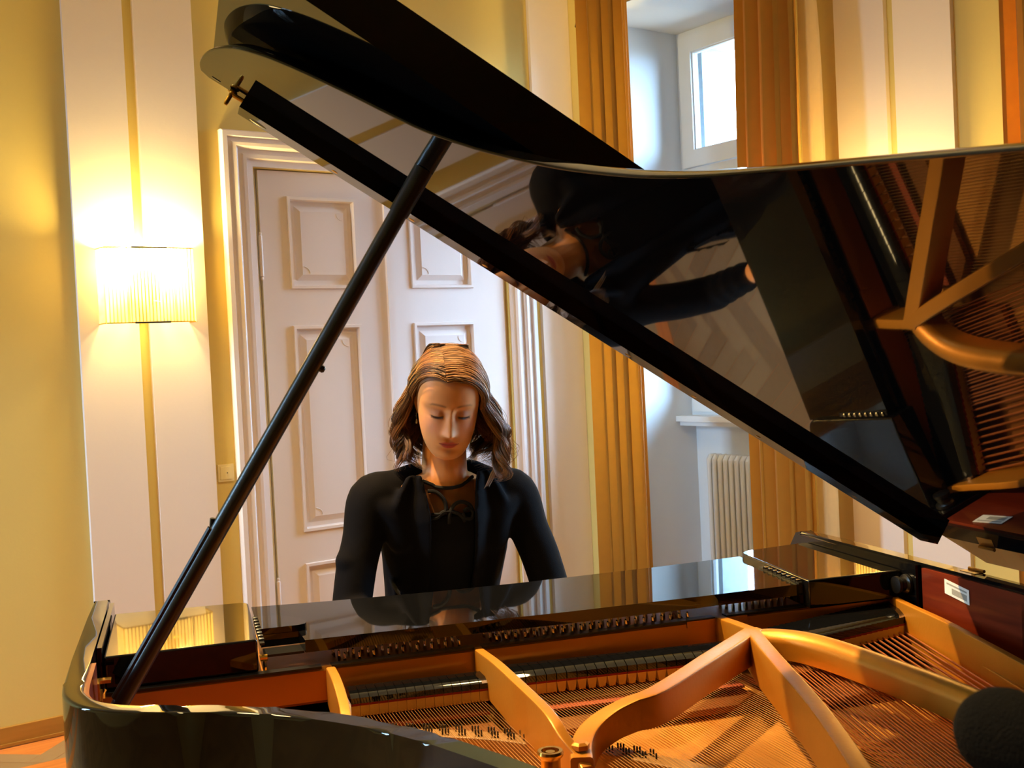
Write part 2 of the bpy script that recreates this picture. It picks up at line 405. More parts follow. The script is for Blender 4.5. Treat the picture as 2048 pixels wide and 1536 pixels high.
curtain('curtain', 'ochre curtain between the room corner and the daylit window', 4.337, 3.998, XC, 4, .044, 1.1, 1, lambda v: (.985+.03*v, .0))
curtain('curtain', 'ochre curtain hanging between the window and the lit pilaster', 3.335, 3.010, XC, 4, .044, .2, 2, lambda v: (1.-.16*math.exp(-(v-.0)**2/.02)+.02*v, -.01*math.sin(PI*min(1, v*3))), lining=(3.025, 2.925, XC+.03, 1, .012, lambda v: (1.15-.75*math.exp(-(v/.16)**2)-.25*max(0, (v-.3)), .035*math.exp(-(v/.14)**2))))
curtain('curtain', 'darker ochre curtain at the picture edge beyond the lit pilaster', 2.155, 1.83, XC, 4, .030, 2.2, 3)
rod = tag(empty('curtain_rod', (XC, 4.0, 3.44)), 'dark metal curtain rod carrying the ochre curtains above the window', 'curtain rod')
bm = bmesh.new(); tube(bm, [(0, -2.2, 0), (0, .5, 0)], .014, 12); finish(bm, 'rod', DARKM, rod)
for y in (.47, -.8, -1.75):
    bm = bmesh.new(); box(bm, (-.012, y-.01, -.012), (XW-XC, y+.01, .012)); bevel_all(bm, .003); finish(bm, 'rod_bracket', DARKM, rod)
# dark tie-back hook beside the first curtain
bm = bmesh.new(); tube(bm, [(XW, 4.40, 3.085), (XC+.07, 4.375, 3.085), (XC+.02, 4.372, 3.075), (XC+.0, 4.370, 3.01)], .011, 8)
tag(finish(bm, 'curtain_hook', DARKM), 'small dark metal hook sticking out behind the curtain by the corner', 'hook')

# ------------------------------------------------------------------ wall lamps
SHADE = bpy.data.materials.new('pleated_shade'); SHADE.use_nodes = True; nt = SHADE.node_tree; nt.nodes.remove(nt.nodes['Principled BSDF'])
ou = nt.nodes['Material Output']; dif = nt.nodes.new('ShaderNodeBsdfDiffuse'); trl = nt.nodes.new('ShaderNodeBsdfTranslucent'); mx = nt.nodes.new('ShaderNodeMixShader')
tcn = nt.nodes.new('ShaderNodeTexCoord'); wv = nt.nodes.new('ShaderNodeTexWave'); wv.bands_direction = 'X'; wv.inputs['Scale'].default_value = 22; wv.inputs['Distortion'].default_value = .3
rp = nt.nodes.new('ShaderNodeValToRGB'); rp.color_ramp.elements[0].position = .12; rp.color_ramp.elements[1].position = .5
rp.color_ramp.elements[0].color = (.20, .11, .015, 1); rp.color_ramp.elements[1].color = (.88, .68, .30, 1)
nt.links.new(tcn.outputs['Object'], wv.inputs['Vector']); nt.links.new(wv.outputs['Fac'], rp.inputs['Fac'])
for n in (dif, trl): nt.links.new(rp.outputs['Color'], n.inputs['Color'])
mx.inputs[0].default_value = .70; nt.links.new(dif.outputs[0], mx.inputs[1]); nt.links.new(trl.outputs[0], mx.inputs[2]); tsp = nt.nodes.new('ShaderNodeBsdfTransparent'); tsp.inputs['Color'].default_value = (1, .9, .66, 1); m3 = nt.nodes.new('ShaderNodeMixShader'); m3.inputs[0].default_value = .20
nt.links.new(mx.outputs[0], m3.inputs[1]); nt.links.new(tsp.outputs[0], m3.inputs[2]); nt.links.new(m3.outputs[0], ou.inputs['Surface'])
BULB = bpy.data.materials.new('bulb_glow'); BULB.use_nodes = True; b = BULB.node_tree.nodes['Principled BSDF']
b.inputs['Emission Color'].default_value = (1, .74, .38, 1); b.inputs['Emission Strength'].default_value = 40
LAMPCOL = (1., .76, .26)
def wall_lamp(loc, rz, label, watts):
    r = tag(empty('wall_lamp', loc, rz), label, 'wall lamp', 'pleated wall lamps on the pilasters')
    # local: x along the wall, -y out of the wall, z up; shade .376 wide, .30 high
    hw, d, h = .188, .094, .152
    bm = bmesh.new(); path = [(-hw, 0.), (-hw, -d+.012), (-hw+.004, -d+.004)]+[(x, -d-.010*(1-(x/hw)**2)) for x in np.linspace(-hw+.012, hw-.012, 13)]+[(hw-.004, -d+.004), (hw, -d+.012), (hw, 0.)]
    a = [bm.verts.new((x, y, -h)) for x, y in path]; c = [bm.verts.new((x, y, h)) for x, y in path]
    for i in range(len(path)-1): bm.faces.new([a[i], a[i+1], c[i+1], c[i]])
    finish(bm, 'lamp_shade', SHADE, r, angle=60, recalc=False)
    for z in (-h, h):
        bm = bmesh.new(); tube(bm, [(x, y, z) for x, y in path], .0025, 6); finish(bm, 'shade_wire', BRASS, r)
        bm = bmesh.new(); tube(bm, [(x, -d-.012*(1-(x/hw)**2), z) for x in np.linspace(-.075, .07, 7)], .0042, 6); finish(bm, 'shade_clip', DARKM, r)
    for x in (-.094, 0, .094):
        bm = bmesh.new(); tube(bm, [(x, -d-.006, -h), (x, -d-.006, h)], .0014, 5); finish(bm, 'shade_rib', BRASS, r)
    bm = bmesh.new(); box(bm, (-.06, -.018, -.05), (.06, .0, .07)); bevel_all(bm, .005); finish(bm, 'back_plate', BRASS, r)
    for x in (-.075, .075):
        bm = bmesh.new(); tube(bm, [(x*.5, -.015, -.06), (x, -.05, -.07), (x, -.05, -.03)], .005, 8); finish(bm, 'lamp_arm', BRASS, r)
        bm = bmesh.new(); lathe(bm, [(0, -.03), (.010, -.026), (.017, -.005), (.017, .012), (.009, .034), (0, .040)], 14, lambda p, x=x: (p[0]+x, p[1]-.05, p[2]+.03)); finish(bm, 'bulb', BULB, r)
        L = bpy.data.lights.new('bulb_light', 'POINT'); L.energy = watts; L.color = LAMPCOL; L.shadow_soft_size = .04
        lo = bpy.data.objects.new('bulb_light', L); COL.objects.link(lo); lo.parent = r; lo.location = (x, -.05, .085)
    return r
LAMP_W = 50
wall_lamp((1.549, YW-.022, 1.776), 0, 'lit wall lamp with pleated yellow shade on the pilaster left of the door', LAMP_W)
wall_lamp((XW-.022, 2.76, 1.62), -PI/2, 'lit pleated wall lamp on the window wall pilaster hidden behind the lid', LAMP_W)

# light switch by the door
sw = tag(empty('light_switch', (1.866, YW, .970)), 'cream light switch on the yellow wall between pilaster and door', 'switch')
bm = bmesh.new(); box(bm, (-.036, -.009, -.037), (.036, .001, .037)); bevel_all(bm, .006, 3); finish(bm, 'switch_plate', PLAST, sw)
bm = bmesh.new(); box(bm, (-.026, -.013, -.027), (.026, -.008, .027)); bevel_all(bm, .005, 3); finish(bm, 'rocker', PLAST, sw)
bm = bmesh.new(); tube(bm, [(.004, -.0125, 0), (.004, -.0140, 0)], .0025, 8); finish(bm, 'indicator', DARKM, sw)
# ------------------------------------------------------------------ grand piano
OLDBRASS = mat('dull_brass', srgb(120, 84, 30), .35, .9, noise=.1)
PIANO = tag(empty('grand_piano', P0, -AL), 'black glossy grand piano with its lid propped open, played by the woman', 'piano')
def part(name, bm, m, parent=None, **k): return finish(bm, name, m, parent or PIANO, **k)

bent = [(0, .571), (.003, .629), (.014, .671), (.032, .707), (.058, .735), (.089, .757), (.119, .773), (.148, .788), (.207, .815), (.25, .842), (.292, .876), (.334, .918), (.368, .958), (.391, .993), (.412, 1.026), (.432, 1.064), (.45, 1.10), (.468, 1.137), (.490, 1.19), (.512, 1.255), (.552, 1.45), (.585, 1.61)]
tail = [(.61, 1.74), (.65, 1.86), (.73, 1.965), (.86, 2.03), (1.0, 2.052), (1.15, 2.04), (1.30, 1.985), (1.41, 1.88), (1.475, 1.74), (1.5, 1.58)]
outline = [(0, 0), (0, .15), (0, .3), (0, .45)]+smoothpath(bent+tail, 3)+[(1.5, 1.3), (1.5, 1.0), (1.5, .7), (1.5, .45), (1.5, .3), (1.5, .15), (1.5, 0)]
RW = .028
inner = offset2d(outline, -RW)          # material lies to the inside
if inner[5][0] < 0: inner = offset2d(outline, RW)
inner[0] = (RW, 0); inner[-1] = (1.5-RW, 0)
def band(out, inn, z0, z1, bev=.0, seg=2):
    bm = bmesh.new(); n = len(out)
    ring = [[bm.verts.new(M3((p[0], p[1], z))) for p in L] for L, z in ((out, z0), (out, z1), (inn, z1), (inn, z0))]
    long_e = []
    for i in range(n-1):
        for k in range(4): bm.faces.new([ring[k][i], ring[k][i+1], ring[(k+1) % 4][i+1], ring[(k+1) % 4][i]])
    bm.faces.new([r[0] for r in ring]); bm.faces.new([r[-1] for r in ring][::-1])
    bm.edges.ensure_lookup_table()
    if bev:
        es = [e for e in bm.edges if any(e.verts[0] in set(r) and e.verts[1] in set(r) for r in (ring[1], ring[2]))]
        bmesh.ops.bevel(bm, geom=es, offset=bev, segments=seg, profile=.5, affect='EDGES')
    return bm
rim = part('rim', band(outline, inner, .66, 1.0, .005, 3), BLACK)
# key arms: the case sides curve down in front of the fallboard
for t0, t1 in ((0, RW), (1.5-RW, 1.5)):
    bm = bmesh.new(); pr = [(0, .66), (0, 1.0), (-.02, .995), (-.045, .965), (-.06, .91), (-.08, .865), (-.12, .84), (-.20, .828), (-.235, .80), (-.24, .70), (-.23, .66)]
    a = [bm.verts.new(M3((t0, s, z))) for s, z in pr]; c = [bm.verts.new(M3((t1, s, z))) for s, z in pr]
    bm.faces.new(a); bm.faces.new(c[::-1])
    for i in range(len(pr)): j = (i+1) % len(pr); bm.faces.new([a[i], a[j], c[j], c[i]])
    bevel_all(bm, .004); part('key_arm', bm, BLACK)
# mahogany veneer on the inside of the rim
k0 = 3; lin_o = inner[k0:-4]; lin_i = offset2d(lin_o, -.006) if offset2d(lin_o, -.006)[1][0] > lin_o[1][0] else offset2d(lin_o, .006)
part('rim_lining', band(lin_o, lin_i, .79, .992), MAHOG)
part('rim_lining', band([(1.5-RW, .998), (1.5-RW, .62), (1.5-RW, .44)], [(1.5-RW-.006, .998), (1.5-RW-.006, .62), (1.5-RW-.006, .44)], .79, .992), MAHOG)
# inner cheeks beside the music desk carriage
bm = bmesh.new(); box(bm, (RW+.0015, .012, .90), (.0365, .372, .996), M3); bevel_all(bm, .003); part('cheek_strip', bm, BLACK)
bm = bmesh.new(); box(bm, (1.5-.040, .012, .90), (1.5-RW-.0015, .43, .996), M3); bevel_all(bm, .003); part('cheek_strip', bm, BLACK)
bm = bmesh.new(); lathe(bm, [(0, 0), (.018, 0), (.018, .006), (.013, .009), (.013, .016), (.016, .020), (.016, .026), (0, .030)], 18, lambda p: M3((1.459-p[2], .405+p[0], .958+p[1]))); part('desk_lock_knob', bm, SATIN)
# bottom board, key bed, legs, pedals (mostly out of sight)
bm = bmesh.new(); prism(bm, [M3((p[0], p[1], 0))[:2] for p in offset2d(outline, -.004 if inner[5][0] > 0 else .004)], .665, .70); part('bottom_board', bm, SATIN)
bm = bmesh.new(); box(bm, (RW, -.235, .66), (1.5-RW, .1, .70), M3); bevel_all(bm, .004); part('key_bed', bm, BLACK)
bm = bmesh.new(); box(bm, (RW, -.238, .70), (1.5-RW, -.218, .728), M3); bevel_all(bm, .004); part('key_slip', bm, BLACK)
for t0, t1 in ((RW, .13), (1.37, 1.5-RW)):
    bm = bmesh.new(); box(bm, (t0, -.217, .70), (t1, -.03, .765), M3); bevel_all(bm, .008, 3); part('key_block', bm, BLACK)
bm = bmesh.new(); wk = (1.37-.13)/52
for k in range(52): box(bm, (.13+k*wk+.0005, -.216, .71), (.13+(k+1)*wk-.0005, -.03, .738), M3)
kb = part('white_key_row', bm, IVORY, smooth=False)
bm = bmesh.new()
for k in range(51):
    if k % 7 in (0, 2, 3, 5, 6): box(bm, (.13+(k+1)*wk-.005, -.165, .738), (.13+(k+1)*wk+.005, -.03, .750), M3)
part('black_key_row', bm, SATIN, smooth=False)
bm = bmesh.new(); pr = [(-.032, .742), (-.036, .80), (-.030, .86), (-.012, .893), (.02, .902), (.04, .902), (.04, .742)]
a = [bm.verts.new(M3((RW, s, z))) for s, z in pr]; c = [bm.verts.new(M3((1.5-RW, s, z))) for s, z in pr]
bm.faces.new(a); bm.faces.new(c[::-1])
for i in range(len(pr)): j = (i+1) % len(pr); bm.faces.new([a[i], a[j], c[j], c[i]])
bevel_all(bm, .003); part('fallboard', bm, BLACK)
for (t, s) in ((.13, .12), (1.37, .12), (1.02, 1.80)):
    bm = bmesh.new(); q = [(.062, .665), (.066, .60), (.060, .57), (.052, .55), (.040, .14), (.046, .12), (.046, .075)]
    R0 = None
    for r, z in q:
        ring = [bm.verts.new(M3((t+r*cx, s+r*cy, z))) for cx, cy in ((-1, -1), (1, -1), (1, 1), (-1, 1))]
        if R0:
            for i in range(4): bm.faces.new([R0[i], R0[(i+1) % 4], ring[(i+1) % 4], ring[i]])
        else: bm.faces.new(ring)
        R0 = ring
    bm.faces.new(R0); bevel_all(bm, .004, 2, 60)
    lg = part('leg', bm, BLACK)
    bm = bmesh.new(); lathe(bm, [(0, -.014), (.022, -.014), (.034, -.009), (.034, .009), (.022, .014), (0, .014)], 20, lambda p, t=t, s=s: M3((t+p[2], s+p[0], .034+p[1])))
    box(bm, (t-.02, s-.022, .04), (t+.02, s+.022, .08), M3); part('caster', bm, BRASS, lg)
bm = bmesh.new(); box(bm, (.64, .06, .10), (.86, .14, .155), M3)
for t in (.67, .83): tube(bm, [M3((t, .10, .15)), M3((t, .10, .665))], .014, 10)
tube(bm, [M3((.75, .12, .15)), M3((.75, .5, .66))], .007, 8); ly = part('pedal_lyre', bm, BLACK)
for t in (.69, .75, .81):
    bm = bmesh.new(); box(bm, (t-.014, -.02, .10), (t+.014, .07, .109), M3); bevel_all(bm, .003); part('pedal', bm, BRASS, ly)

# --- iron plate: tuning-pin deck with its tall front wall
bm = bmesh.new()
pr = [(.06, .900), (.06, .917), (.366, .917), (.372, .9265), (.383, .9265), (.388, .921), (.392, .874), (.384, .868), (.36, .868), (.36, .900)]
a = [bm.verts.new(M3((.036, s, z))) for s, z in pr]; c = [bm.verts.new(M3((1.462, s-.03, z))) for s, z in pr]
bm.faces.new(a); bm.faces.new(c[::-1])
for i in range(len(pr)): j = (i+1) % len(pr); bm.faces.new([a[i], a[j], c[j], c[i]])
plate = part('iron_plate', bm, GOLD)
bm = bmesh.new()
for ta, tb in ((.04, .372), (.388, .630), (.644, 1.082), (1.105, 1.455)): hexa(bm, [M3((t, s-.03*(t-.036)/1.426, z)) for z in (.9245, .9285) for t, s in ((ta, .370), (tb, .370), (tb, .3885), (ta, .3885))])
part('plate_lip_reflection', bm, SATIN, plate, smooth=False)  # dark strip standing in for the black reflection along the plate lip
# low ridge between the bays of the pin deck (shows under the desk)
for (t, w) in ((.375, .03), (.640, .03), (1.085, .06)):
    bm = bmesh.new(); prism(bm, [M3((t-w*.3, .18, 0))[:2], M3((t+w*.3, .18, 0))[:2], M3((t+w, .37, 0))[:2], M3((t-w, .37, 0))[:2]], .915, .9262); bevel_all(bm, .006, 2); part('plate_web', bm, GOLD, plate)
# plate flange along the rim and soundboard under the strings
fl_o = [p for p in lin_i]; fl_i = offset2d(fl_o, -.075) if offset2d(fl_o, -.075)[1][0] > fl_o[1][0] else offset2d(fl_o, .075)
ccut = [i for i, p in enumerate(fl_o) if p[1] > .8]
part('plate_flange', band([fl_o[i] for i in ccut], [fl_i[i] for i in ccut], .832, .846, .003), GOLD, plate)
bm = bmesh.new(); prism(bm, [M3((p[0], p[1], 0))[:2] for p in ([(RW+.008, .30)]+[q for q in lin_i if .5 < q[1]]+[(1.5-RW-.008, .30)])], .806, .815); part('soundboard', bm, SPRUCE)

def bar(name, pts, width, m=GOLD, bev=.004, parent=None, round_top=False):
    """plate strut: pts = (t,s,ztop,zbot), rectangular section with eased top edges"""
    bm = bmesh.new(); n = len(pts); R = []
    W = width if hasattr(width, '__len__') else [width]*n
    P = [Vector((p[0], p[1])) for p in pts]
    for i, p in enumerate(pts):
        d = (P[min(i+1, n-1)]-P[max(i-1, 0)]).normalized(); nn = Vector((-d.y, d.x))*W[i]/2; zt, zb = p[2], p[3]
        if round_top:
            sec = [(-1, zb)]+[(-math.cos(a), zt-W[i]*.42*(1-math.sin(a))) for a in np.linspace(.0, PI, 9)]+[(1, zb)]
        else:
            e = min(.35, bev/(W[i]/2)); sec = [(-1, zb), (-1, zt-bev), (-1+e*.3, zt-bev*.3), (-1+e, zt), (1-e, zt), (1-e*.3, zt-bev*.3), (1, zt-bev), (1, zb)]
        R.append([bm.verts.new(M3((P[i].x+nn.x*k, P[i].y+nn.y*k, z))) for k, z in sec])
    for a, c in zip(R, R[1:]):
        for k in range(len(a)): j = (k+1) % len(a); bm.faces.new([a[k], a[j], c[j], c[k]])
    bm.faces.new(R[0][::-1]); bm.faces.new(R[-1])
    return part(name, bm, m, parent or plate, angle=40)
bar('frame_strut', smoothpath([(.386, .386, .927, .868), (.384, .46, .932, .862), (.382, .53, .930, .858), (.379, .60, .922, .853), (.374, .66, .905, .85), (.368, .72, .884, .846), (.360, .80, .86, .842)], 4), .016)
bar('frame_strut', smoothpath([(.636, .386, .927, .868), (.637, .50, .932, .862), (.637, .64, .932, .856), (.637, .74, .931, .852), (.636, .79, .927, .85), (.640, .82, .913, .85), (.650, .845, .897, .848), (.652, .87, .886, .846)], 4), .017)
bar('frame_strut', smoothpath([(.648, .862, .896, .846), (.664, .815, .898, .858), (.690, .775, .905, .866), (.725, .752, .915, .874), (.765, .745, .926, .882), (.812, .732, .931, .884), (.95, .612, .932, .884), (1.075, .502, .932, .88), (1.098, .482, .932, .87)], 4), [.030]*24+[.032]*9)
bar('frame_strut', smoothpath([(1.096, .478, .932, .868), (1.066, .57, .933, .866), (1.036, .672, .933, .866), (.968, .905, .934, .866), (.896, 1.115, .934, .866), (.82, 1.33, .93, .86), (.74, 1.56, .90, .85)], 4), .026)
bar('frame_strut', smoothpath([(1.098, .486, .929, .874), (1.122, .500, .931, .884), (1.150, .535, .932, .886), (1.168, .585, .932, .886), (1.180, .66, .932, .886), (1.190, .78, .932, .886), (1.197, .92, .932, .886), (1.205, 1.2, .93, .88), (1.21, 1.6, .90, .86)], 4), .046, round_top=True)
# short bridge of the plate that ties the struts to the pin deck at the bass break
bar('frame_strut', [(1.090, .345, .9275, .87), (1.094, .42, .930, .87), (1.098, .492, .931, .87)], .020)
bar('frame_strut', smoothpath([(1.462, .335, .930, .86), (1.455, .36, .931, .85), (1.436, .42, .931, .845), (1.412, .575, .930, .84), (1.385, .70, .929, .84), (1.357, .832, .927, .84), (1.30, 1.1, .92, .84), (1.25, 1.4, .90, .84)], 4), .014)
bar('plate_rib', smoothpath([(1.425, .52, .892, .84), (1.395, .66, .892, .84), (1.345, .85, .892, .84), (1.29, 1.1, .885, .84)], 4), .012)
bm = bmesh.new(); lathe(bm, [(0, .0), (.0155, .0), (.0165, .004), (.0125, .006), (.0125, .064), (.0158, .067), (.0170, .071), (.0158, .0745), (.0115, .0745), (.0110, .069), (.006, .069), (.006, .073), (0, .073)], 24, lambda p: M3((.598+p[0], .887+p[1], .846+p[2]))); part('nose_bolt', bm, BRASS, plate)
bm = bmesh.new(); lathe(bm, [(0, 0), (.0125, 0), (.0125, .006), (.008, .009), (0, .009)], 6, lambda p: M3((.655+p[0], .838+p[1], .899+p[2]))); part('plate_screw', bm, GOLD, plate)

DULL = mat('dull_bronze', srgb(128, 74, 22), .5, .35, noise=.15, nscale=30, bump=.15, bscale=120)  # bronze of a duller, darker tone than the pin deck
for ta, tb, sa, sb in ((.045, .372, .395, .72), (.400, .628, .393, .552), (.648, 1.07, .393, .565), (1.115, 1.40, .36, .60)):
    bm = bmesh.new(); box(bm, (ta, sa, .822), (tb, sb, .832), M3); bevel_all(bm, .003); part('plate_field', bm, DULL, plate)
# --- tuning pins, in staggered threes
def pin_bm():
    bm = bmesh.new(); lathe(bm, [(0, 0), (.0030, 0), (.0030, .011), (.0027, .0125), (.0025, .0195), (.0020, .0212), (.0010, .0222), (0, .0225)], 10); return bm
pins = []
for k in range(9):
    t = .402+k*.0245
    pins += [(t, .300), (t+.0065, .324), (t+.013, .348)]
for k in range(22):
    t = .668+k*.0172
    pins += [(t, .296), (t+.0052, .320), (t+.0104, .344)]
for k in range(5): pins += [(.10+k*.040, .30), (.112+k*.040, .322), (.124+k*.040, .345)]
for k in range(11): pins += [(1.125+k*.0135, .300)]
p0 = None; rest = bmesh.new()
for i, (t, s) in enumerate(pins):
    if i < 99:
        if p0 is None: p0 = part('tuning_pin', pin_bm(), CHROME, plate); q = p0
        else: q = p0.copy(); COL.objects.link(q); q.parent = plate
        q.location = M3((t, s, .916)); q.rotation_euler = (math.radians(-5), 0, random.uniform(0, 1))
    else:
        lathe(rest, [(0, 0), (.0034, 0), (.0034, .013), (.0030, .0145), (.0027, .023), (0, .0248)], 8, lambda p, t=t, s=s: M3((t+p[0], s-p[1], .916+p[2])))
tag(part('tuning_pin_rest', rest, CHROME, plate), kind='stuff')

# --- dampers: black wooden heads over red felt and cream felt
def damper_bm(w, L, hh):
    bm = bmesh.new(); pr = [(0, .0), (0, hh*.75), (.004, hh), (L*.72, hh*.98), (L-.006, hh*.72), (L, hh*.55), (L, 0)]
    a = [bm.verts.new((-w/2, s, z)) for s, z in pr]; c = [bm.verts.new((w/2, s, z)) for s, z in pr]
    bm.faces.new(a); bm.faces.new(c[::-1])
    for i in range(len(pr)): j = (i+1) % len(pr); bm.faces.new([a[i], a[j], c[j], c[i]])
    bevel_all(bm, .0012, 2); return bm
def felt_bm(w, L, wedge):
    bm = bmesh.new()
    lo = .30 if wedge else .48
    hexa(bm, [(-w*lo, L-.020, -.017), (w*lo, L-.020, -.017), (w*lo, L-.001, -.017), (-w*lo, L-.001, -.017), (-w*.48, L-.020, 0), (w*.48, L-.020, 0), (w*.48, L-.001, 0), (-w*.48, L-.001, 0)])
    return bm
def dampers(n, ta, tb, sa, sb, z, w, L, hh, wedge_from):
    base = {}
    for i in range(n):
        f = i/(n-1); t = ta+(tb-ta)*f; s = sa+(sb-sa)*f; wd = i >= wedge_from
        if wd not in base:
            d = part('damper', damper_bm(w*.93, L, hh), BLACK); bm = bmesh.new(); box(bm, (-w*.47, .006, -.0035), (w*.47, L+.0005, .0)); r = finish(bm, 'damper_red_felt', REDFELT, d, smooth=False)
            bm = felt_bm(w, L, wd); bmesh.ops.translate(bm, verts=bm.verts, vec=(0, 0, -.0035)); fl = finish(bm, 'damper_felt', FELT, d, smooth=False); base[wd] = (d, r, fl)
            for x in (d, r, fl): x.data.transform(Matrix.Diagonal((1, -1, 1, 1))); x.data.flip_normals()
        else:
            d0, r0, f0 = base[wd]; d = d0.copy(); COL.objects.link(d); d.parent = PIANO
            for x in (r0, f0): y = x.copy(); COL.objects.link(y); y.parent = d
        d.location = M3((t, s, z))
dampers(15, .414, .622, .402, .410, .8815, .0150, .052, .016, 99)
dampers(24, .666, 1.066, .405, .428, .8825, .0174, .058, .019, 5)
dampers(24, 1.128, 1.440, .441, .354, .8955, .0136, .085, .022, 99)

# --- strings (each its own wire), bridge and bridge pins
def wire_bm(a, b, r, n=6):
    bm = bmesh.new(); tube(bm, [M3(a), M3(b)], r, n); return bm
wires = []
def tenor_end(t):      # bent-side hitch line
    xs = [p[0] for p in bent]; ss = [p[1] for p in bent]
    return float(np.interp(t-.05, xs, ss))-.03
for k in range(14):
    for j in (-1, 0, 1):
        t = .418+k*.0150+j*.0048; s1 = .95+.3*(t-.4); t1 = t+.035*(s1-.4); wires.append(((t, .392, .8625), (t1, min(s1, tenor_end(t1)), .8625), .00052, STEEL))
for k in range(23):
    for j in (-1, 0, 1):
        t = .672+k*.0172+j*.0056; g = .085-.004*k*.6; s1 = 1.02+1.1*(t-.65); t1 = t+g*(s1-.4); wires.append(((t, .392, .8625), (t1, min(s1, 1.85), .8625), .00058, STEEL))
for k in range(24):
    f = k/23; t = 1.131+k*.01345; g = -(.20+.045*f); s1 = 1.62; two = k < 14
    for j in ((-.0028, .0028) if two else (0,)):
        r = .00105+.0011*f
        wires.append(((t+j, .375, .8785), (t+j+g*(s1-.375), s1, .8785), r, COPPER))
vis = [w for i, w in enumerate(wires)]
order = sorted(range(len(wires)), key=lambda i: (wires[i][3] is not COPPER, wires[i][0][0] < .66))
rest = {0: bmesh.new(), 1: bmesh.new()}
for c, i in enumerate(order):
    a, b, r, m = wires[i]
    if c < 98: part('string', wire_bm(a, b, r), m)
    else: tube(rest[0], [M3(a), M3(b)], r, 6)
rest[1].free(); tag(part('string_rest', rest[0], STEEL), kind='stuff')
# plain cores beyond and red cloth strip below the strings
bm = bmesh.new(); hexa(bm, [M3(p) for p in ((.40, .436, .842), (.628, .436, .842), (.628, .474, .842), (.40, .468, .842), (.40, .436, .846), (.628, .436, .846), (.628, .474, .846), (.40, .468, .846))]); part('cloth_strip', bm, REDCLOTH, smooth=False)
bm = bmesh.new(); hexa(bm, [M3(p) for p in ((.67, .46, .842), (1.06, .48, .842), (1.06, .515, .842), (.67, .50, .842), (.67, .46, .846), (1.06, .48, .846), (1.06, .515, .846), (.67, .50, .846))]); part('cloth_strip', bm, REDCLOTH, smooth=False)
brp = smoothpath([(.40, .52), (.48, .555), (.575, .612), (.64, .667), (.72, .745), (.766, .80), (.805, .855), (.85, .93), (.90, 1.03), (.96, 1.2)], 5)
bar('bridge', [(p[0], p[1]-.004, .858, .815) for p in brp], .034, MAPLE, .003, parent=PIANO)
d0 = None; cnt = 0
L = [0]
for a, c in zip(brp, brp[1:]): L.append(L[-1]+math.dist(a, c))
for g in range(21):
    for j in range(3):
        for row in (-1, 1):
            ll = .06+g*.026+j*.0046
            if ll > L[-1] or cnt >= 99: continue
            t = float(np.interp(ll, L, [p[0] for p in brp])); s = float(np.interp(ll, L, [p[1] for p in brp]))-.004+row*.010
            if d0 is None:
                bm = bmesh.new(); lathe(bm, [(0, 0), (.0014, 0), (.0014, .0105), (0, .0115)], 6); d0 = part('bridge_pin', bm, DARKM); q = d0
            else: q = d0.copy(); COL.objects.link(q); q.parent = PIANO
            q.location = M3((t, s, .857)); cnt += 1

# --- music desk, folded flat, between two carriage blocks
bm = bmesh.new()
poly = [(.280, .070), (.42, .088), (.62, .103), (.80, .104), (1.075, .091), (1.285, .072), (1.262, .366), (1.05, .374), (.80, .376), (.56, .370), (.349, .366), (.345, .300), (.282, .300)]
prism(bm, [M3((p[0], p[1], 0))[:2] for p in poly], .950, .9705); bevel_all(bm, .0045, 3, 40); desk = part('music_desk', bm, BLACK)
def tilt(o):
    for v in o.data.vertices: v.co.z += .0098*(.37+v.co.y)
tilt(desk)
bm = bmesh.new(); box(bm, (.284, .305, .946), (.348, .352, .950), M3); part('desk_slot_plate', bm, SATIN, desk)
bm = bmesh.new(); tg = [(.284, .200)]+[(.284+.076*math.sin(a), .283-.085*math.cos(a)) for a in np.linspace(.15, PI/2, 9)]+[(.357, .292), (.345, .298), (.284, .298)]
prism(bm, [M3((p[0], p[1], 0))[:2] for p in tg], .9712, .9815); bevel_all(bm, .003, 3, 40); part('desk_stay', bm, BLACK, desk)
def wing(poly, round_i, r, z0=.928, z1=.981):
    bm = bmesh.new(); a, c = prism(bm, [M3((p[0], p[1], 0))[:2] for p in poly], z0, z1)
    es = [e for i in round_i for e in bm.edges if set(e.verts) == {a[i], c[i]}]
    bmesh.ops.bevel(bm, geom=es, offset=r, segments=6, profile=.5, affect='EDGES')
    bevel_all(bm, .0035, 3, 60); return part('desk_wing', bm, BLACK)
wl = wing([(.0385, .055), (.275, .070), (.273, .368), (.0385, .372)], [1], .018)
wr = wing([(1.2815, .072), (1.4585, .045), (1.4585, .388), (1.262, .388)], [0], .030)
tilt(wl); tilt(wr)
# toothed rails the desk slides on
for wing_o, t0, t1 in ((wl, .2765, .284), (wr, 1.2595, 1.2675)):
    sk = lambda s: (-.062*(s-.25) if wing_o is wr else 0.)
    bm = bmesh.new(); hexa(bm, [M3((t+sk(s), s, z)) for z in (.9708, .9745) for t, s in ((t0, .20), (t1, .20), (t1, .370), (t0, .370))]); bevel_all(bm, .001); part('desk_rail', bm, SATIN, wing_o)
    for k in range(8):
        bm = bmesh.new(); s = (.185 if wing_o is wl else .222)+k*(.0235 if wing_o is wl else .0195); lathe(bm, [(0, -.005), (.0042, -.005), (.0048, -.002), (.0048, .002), (.0042, .005), (0, .005)], 10, lambda p, s=s, t=(t0+t1)/2+sk(s): M3((t+p[2]*.8, s+p[0], .9755+p[1]*.8))); part('rail_tooth', bm, SATIN if wing_o is wl else CHROME, wing_o)
bm = bmesh.new(); tube(bm, [M3((.276, .372, .951)), M3((.287, .372, .951))], .0055, 10); part('rail_end', bm, BRASS, wl)

